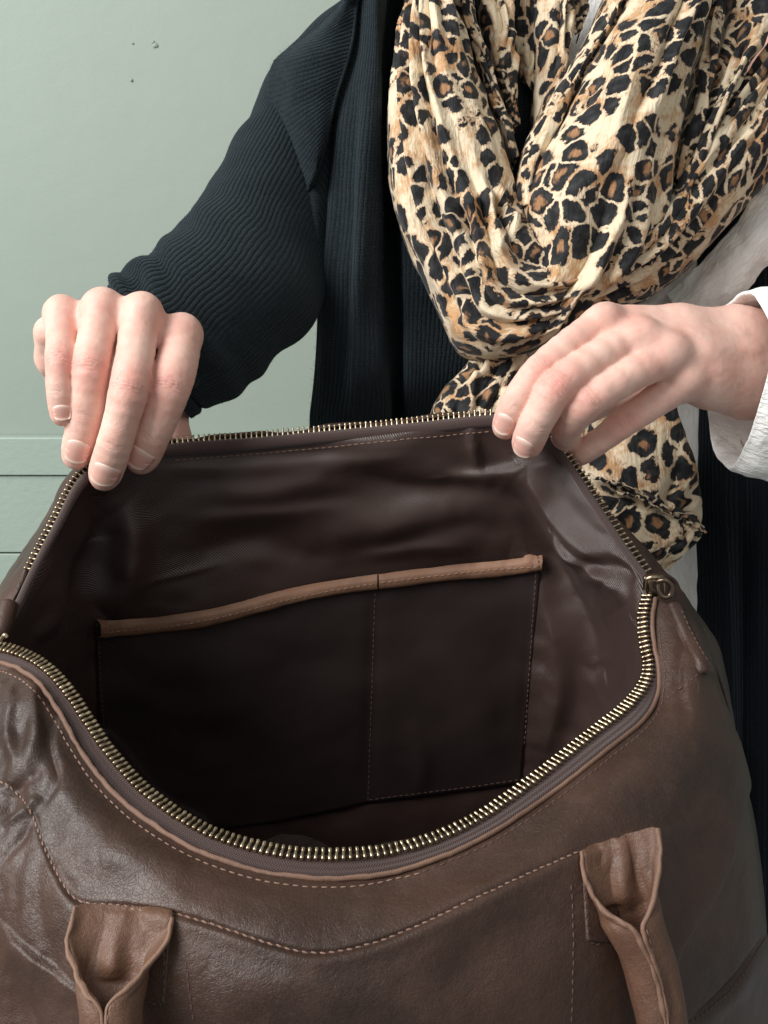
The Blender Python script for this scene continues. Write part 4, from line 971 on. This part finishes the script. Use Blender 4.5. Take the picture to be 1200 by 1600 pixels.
# --- blouse
rowsB = [[(700, y, .71), (800, y, .70), (900, y, .698), (1000, y, .698), (1104+k, y, .700)] for y, k in ((-30, 0), (100, 0), (350, 0), (600, 6), (700, 2), (740, -10), (800, -5), (860, -2), (950, 4), (1150, 8), (1500, 10))]
BG = tensor(rowsB, 130, 240); NBb = gnormals(BG); BG = folds(BG, NBb, [([(1060, 640), (1070, 800), (1065, 960)], 12, 16, -.004), ([(1085, 640), (1092, 760), (1090, 940)], 8, 12, .003)])
blouse = grid_obj('blouse', BG+NBb*(.001*fbm(BG*60, 2, 2))[..., None], M['cotton'], person, thick=.001)
for rows_ in ([[(1215, 255, .655), (1232, 300, .645), (1240, 345, .648), (1250, 375, .655)], [(1170, 318, .652), (1190, 345, .642), (1205, 372, .645), (1215, 405, .652)], [(1125, 376, .652), (1142, 400, .640), (1165, 422, .642), (1178, 440, .652)],
               [(1078, 425, .655), (1100, 446, .642), (1125, 462, .642), (1142, 474, .652)], [(1040, 460, .66), (1060, 485, .650), (1085, 505, .650), (1100, 515, .66)]],
              [[(1060, 415, .672), (1090, 440, .668), (1120, 470, .668)], [(1030, 452, .672), (1060, 470, .668), (1085, 490, .668)], [(1000, 480, .675), (1020, 500, .67), (1040, 520, .67)]]):
    g = tensor(rows_, 50, 90); n_ = gnormals(g); g = g+n_*(.0018*fbm(g*np.array([60, 60, 60]), 3, 4))[..., None]
    grid_obj('collar', g, M['cotton'], blouse, thick=.0016)
ring0 = np.array([(1142, 472, .548), (1116, 520, .570), (1106, 590, .588), (1110, 655, .588), (1120, 705, .572), (1148, 731, .548), (1172, 690, .525), (1192, 630, .508), (1208, 570, .500), (1206, 500, .506), (1176, 456, .525)], float)
cc = ring0.mean(0); R1 = ring0.copy(); R1[:, :2] = (ring0[:, :2]-cc[:2])*1.06+cc[:2]+np.array([34, 4]); R1[:, 2] -= .004
R2 = ring0.copy(); R2[:, :2] = (ring0[:, :2]-cc[:2])*1.10+cc[:2]+np.array([120, 8]); R3 = ring0.copy(); R3[:, :2] = (ring0[:, :2]-cc[:2])*1.05+cc[:2]+np.array([330, 30]); R3[:, 2] += .05
Rin = ring0.copy(); Rin[:, :2] = (ring0[:, :2]-cc[:2])*.95+cc[:2]+np.array([40, 2])
Rin0 = ring0.copy(); Rin0[:, :2] = (ring0[:, :2]-cc[:2])*.965+cc[:2]+np.array([4, 0])
QG = tensor([Rin, Rin0, ring0, R1, R2, R3], 160, 110, closed=True)
nq = QG-QG.mean(1, keepdims=True); nq /= np.linalg.norm(nq, axis=-1, keepdims=True)
QG = QG+nq*(.0012*fbm(QG*90, 3, 4))[..., None]
uvq = guv(QG)
grid_obj('cuff', np.concatenate([QG, QG[:, :1]], 1), M['cotton'], blouse, uv=np.concatenate([uvq, uvq[:, -1:]+.002], 1), thick=.0012, thick_off=0)

# --- scarf: overlapping gathered lengths of one leopard print cloth
smb = MB()
def swag(Lc, Rc, h_, seed, nlong=5, amp_=.003, nu_=120, nv_=60, curl=.012, uvo=(0, 0), stretch=1.25, fl=(), usc=1.0):
    """cloth between two edge lines (pixel x, y, depth), bulging towards the viewer, gathered in folds along its length"""
    a = cr(np.array(Lc, float), nu_); b_ = cr(np.array(Rc, float), nu_)
    A_ = P(a); B_ = P(b_); t_ = np.linspace(0, 1, nv_)[:, None, None]
    G = A_[None]*(1-t_)+B_[None]*t_
    wd = np.linalg.norm(A_-B_, axis=1)[None, :, None]
    s_ = np.linspace(0, 1, nu_)[None, :]; tt = t_[..., 0]
    prof = np.sin(np.pi*np.clip(tt, 0, 1))**.55
    G = G+np.array([0, 0, -1.0])*(h_*prof)[..., None]
    e = np.clip(1-tt/.06, 0, 1)+np.clip(1-(1-tt)/.06, 0, 1)
    G = G+np.array([0, 0, 1.0])*(curl*e**2)[..., None]
    N_ = gnormals(G)
    w_ = tt*nlong+.95*vnoise(np.stack([s_*3.1+0*tt, tt*2+0*s_, 0*s_*tt+seed], -1), seed)+.25*vnoise(np.stack([s_*8+0*tt, tt*5+0*s_, 0*s_*tt+seed+3], -1), seed)
    tri = np.abs(((w_ % 1)*2-1)); prof2 = (1-tri**1.25)-.5
    mod_ = .12+.88*np.clip(.45+1.3*vnoise(np.stack([s_*4+seed+0*tt, tt*3+0*s_, 0*s_*tt], -1), seed+5), 0, 1)
    G = G+N_*(amp_*2.1*prof2*mod_*np.clip(tt*8, 0, 1)*np.clip((1-tt)*8, 0, 1)+.0008*fbm(G*70, 3, seed))[..., None]
    if fl: G = folds(G, N_, fl)
    ln = np.concatenate([[0], np.cumsum(np.linalg.norm(np.diff((A_+B_)/2, axis=0), axis=1))])
    U_ = np.cumsum(np.concatenate([np.zeros((1, nu_)), np.linalg.norm(np.diff(G, axis=0), axis=-1)]), 0); U_ = (U_-U_[nv_//2])*(.75+.25*stretch)
    uv_ = np.stack([U_+uvo[0], np.broadcast_to(ln[None]*usc, U_.shape)+uvo[1]], -1)
    smb.grid(G, uv=uv_)
# left fall turning under into the swag and up to the right
swag([(645, -40, .650), (632, 15, .640), (618, 70, .634), (608, 140, .630), (606, 210, .626), (612, 290, .622), (630, 365, .618), (660, 430, .614), (690, 490, .610), (718, 545, .606), (765, 563, .604), (830, 548, .604), (880, 518, .606), (930, 490, .612), (985, 474, .620), (1030, 452, .630), (1085, 410, .640), (1140, 350, .646), (1215, 265, .650)],
     [(690, -40, .632), (708, 20, .625), (730, 65, .620), (745, 110, .617), (765, 165, .615), (785, 210, .613), (797, 255, .612), (806, 290, .611), (814, 318, .606), (826, 345, .600), (850, 372, .598), (880, 388, .600), (920, 392, .602), (970, 380, .604), (1010, 350, .608), (1040, 310, .612), (1075, 265, .618), (1130, 200, .625), (1215, 110, .63)],
     .030, 3, nlong=5, amp_=.0048, nu_=260, nv_=130, uvo=(.3, .1), stretch=1.0,
     fl=[([(790, 300), (760, 312), (700, 330)], 8, 14, .004), ([(800, 318), (760, 345), (700, 370)], 6, 12, -.003), ([(812, 330), (790, 380), (740, 420)], 8, 12, .004), ([(700, 470), (760, 520), (840, 520)], 12, 16, .004), ([(680, 455), (740, 500), (830, 500)], 10, 8, -.003)])
swag([(688, -40, .650), (712, 30, .643), (738, 80, .638), (752, 130, .634), (775, 190, .630), (800, 265, .625)], [(736, -40, .640), (744, 30, .632), (756, 80, .630), (768, 125, .628), (785, 180, .626), (806, 250, .622)], .012, 5, 2, .003, uvo=(1.3, .4), stretch=1.3)
swag([(734, -40, .660), (748, 30, .655), (762, 90, .650), (785, 160, .645), (800, 215, .642)], [(806, -40, .655), (804, 30, .648), (806, 80, .645), (806, 140, .642), (803, 200, .640)], .012, 6, 3, .003, uvo=(1.9, .2), stretch=1.2)
swag([(800, -40, .672), (800, 30, .668), (806, 90, .664), (812, 130, .664)], [(850, -40, .668), (846, 40, .664), (842, 100, .660), (838, 160, .660)], .008, 16, 2, .003, uvo=(2.4, .2))
swag([(832, -40, .664), (834, 40, .660), (834, 110, .656), (832, 190, .652), (834, 235, .650)], [(905, -40, .655), (896, 20, .652), (892, 70, .648), (880, 130, .645), (840, 225, .645)], .012, 7, 2, .003, uvo=(2.9, .5), stretch=1.2)
swag([(898, -40, .668), (894, 10, .664), (890, 60, .660)], [(924, -40, .668), (920, 10, .664), (905, 55, .660)], .004, 17, 1, .002, uvo=(3.4, .5))
swag([(960, -40, .650), (925, 40, .642), (895, 95, .634), (862, 150, .626), (835, 195, .618), (818, 235, .612), (808, 285, .606), (812, 330, .602)],
     [(1000, -40, .638), (965, 40, .628), (935, 85, .620), (905, 140, .612), (880, 185, .606), (858, 225, .602), (835, 275, .598), (826, 330, .598)], .012, 8, 2, .003, uvo=(4.1, .3), stretch=1.3)
# broad central panel falling from the right shoulder to the lower left
swag([(1000, -60, .628), (966, 30, .618), (925, 95, .610), (890, 165, .604), (856, 225, .598), (826, 285, .594), (818, 330, .592), (826, 390, .590), (832, 450, .590), (828, 500, .594), (820, 545, .602)],
     [(1122, -60, .630), (1110, 15, .622), (1090, 80, .614), (1072, 150, .608), (1062, 220, .604), (1056, 275, .602), (1050, 320, .602), (1035, 370, .602), (1005, 415, .602), (960, 448, .604), (905, 500, .608)],
     .026, 9, nlong=3, amp_=.0044, nu_=220, nv_=110, uvo=(5.2, .7), stretch=1.15,
     fl=[([(1040, 60), (1020, 150), (960, 240), (870, 330)], 14, 22, .003), ([(1045, 170), (1040, 240), (1030, 320)], 8, 14, -.004), ([(860, 440), (930, 440), (1000, 400)], 14, 12, .004)])
swag([(1106, -60, .640), (1108, 15, .634), (1094, 80, .628), (1080, 140, .624), (1066, 210, .620), (1056, 290, .618)], [(1135, -60, .632), (1128, 20, .626), (1118, 80, .620), (1108, 140, .616), (1092, 190, .612), (1062, 290, .612)], .010, 10, 2, .003, uvo=(6.3, .1), stretch=1.3)
swag([(1128, -60, .645), (1128, 20, .640), (1124, 70, .636), (1114, 130, .632), (1100, 180, .628), (1080, 230, .624), (1048, 320, .622)], [(1225, -60, .640), (1222, 10, .630), (1195, 60, .624), (1168, 105, .618), (1140, 150, .614), (1110, 205, .610), (1056, 310, .612)], .016, 11, 3, .004, uvo=(7.2, .6), stretch=1.3)
swag([(1235, 20, .640), (1200, 72, .632), (1165, 120, .625), (1130, 172, .620), (1095, 230, .616), (1060, 290, .614), (1030, 350, .612), (990, 400, .612)], [(1260, 70, .634), (1225, 120, .626), (1190, 170, .620), (1150, 215, .616), (1110, 262, .612), (1070, 315, .610), (1040, 365, .610), (1000, 412, .612)], .014, 12, 2, .004, uvo=(8.1, .2), stretch=1.3)
# short end hanging below the swag, and the long end behind the hand
swag([(745, 545, .625), (722, 575, .622), (700, 600, .620), (680, 630, .618), (668, 665, .616), (664, 720, .616)], [(830, 545, .618), (826, 580, .615), (815, 610, .612), (800, 650, .612), (790, 690, .612), (780, 730, .612)], .010, 13, 4, .0045, uvo=(9.3, .3), stretch=1.1,
     fl=[([(748, 560), (742, 610), (735, 660)], 3, 7, .004)])
swag([(905, 640, .640), (902, 720, .636), (900, 770, .632), (910, 815, .630), (940, 850, .628), (985, 885, .626), (1010, 892, .626)], [(1055, 610, .640), (1068, 660, .634), (1088, 720, .630), (1098, 770, .628), (1099, 815, .628), (1075, 850, .630), (1035, 882, .632)], .012, 14, 3, .0035, uvo=(10.4, .6), stretch=1.0,
     fl=[([(925, 745), (980, 765), (1040, 790), (1095, 825)], 4, 9, .005), ([(925, 760), (985, 782), (1050, 810)], 5, 6, -.005), ([(1040, 880), (1050, 840), (1075, 815)], 5, 9, .003), ([(940, 830), (970, 800), (990, 800)], 6, 6, .002)])
swag([(1046, 800, .623), (1024, 838, .620), (1004, 876, .621), (990, 903, .624)], [(1102, 824, .621), (1096, 842, .618), (1072, 864, .617), (1032, 886, .620)], .005, 19, 2, .003, nu_=60, nv_=40, uvo=(11.2, .1))
scarf = smb.build('scarf', M['leopard'], person, thick=.0007, thick_off=0)

for pts_, r_ in (([(918, 742, .618), (950, 752, .614), (985, 762, .612), (1020, 782, .612), (1060, 802, .614), (1098, 826, .618)], .0011), ([(960, 768, .617), (1000, 778, .612), (1040, 800, .612), (1080, 818, .614), (1104, 832, .616)], .0008)):
    pth = cr(P(np.array(pts_)), 160); tn = np.linspace(0, 60, 160)
    pth = pth+np.stack([np.cos(tn), np.sin(tn), np.sin(tn*.7)], 1)*.0005
    g = tube(pth, r_, k=8); uvh = guv(g)*3
    mesh_obj('hem', W(g), gfaces(160, 8, True), M['leopard'], scarf, uv=uvh)
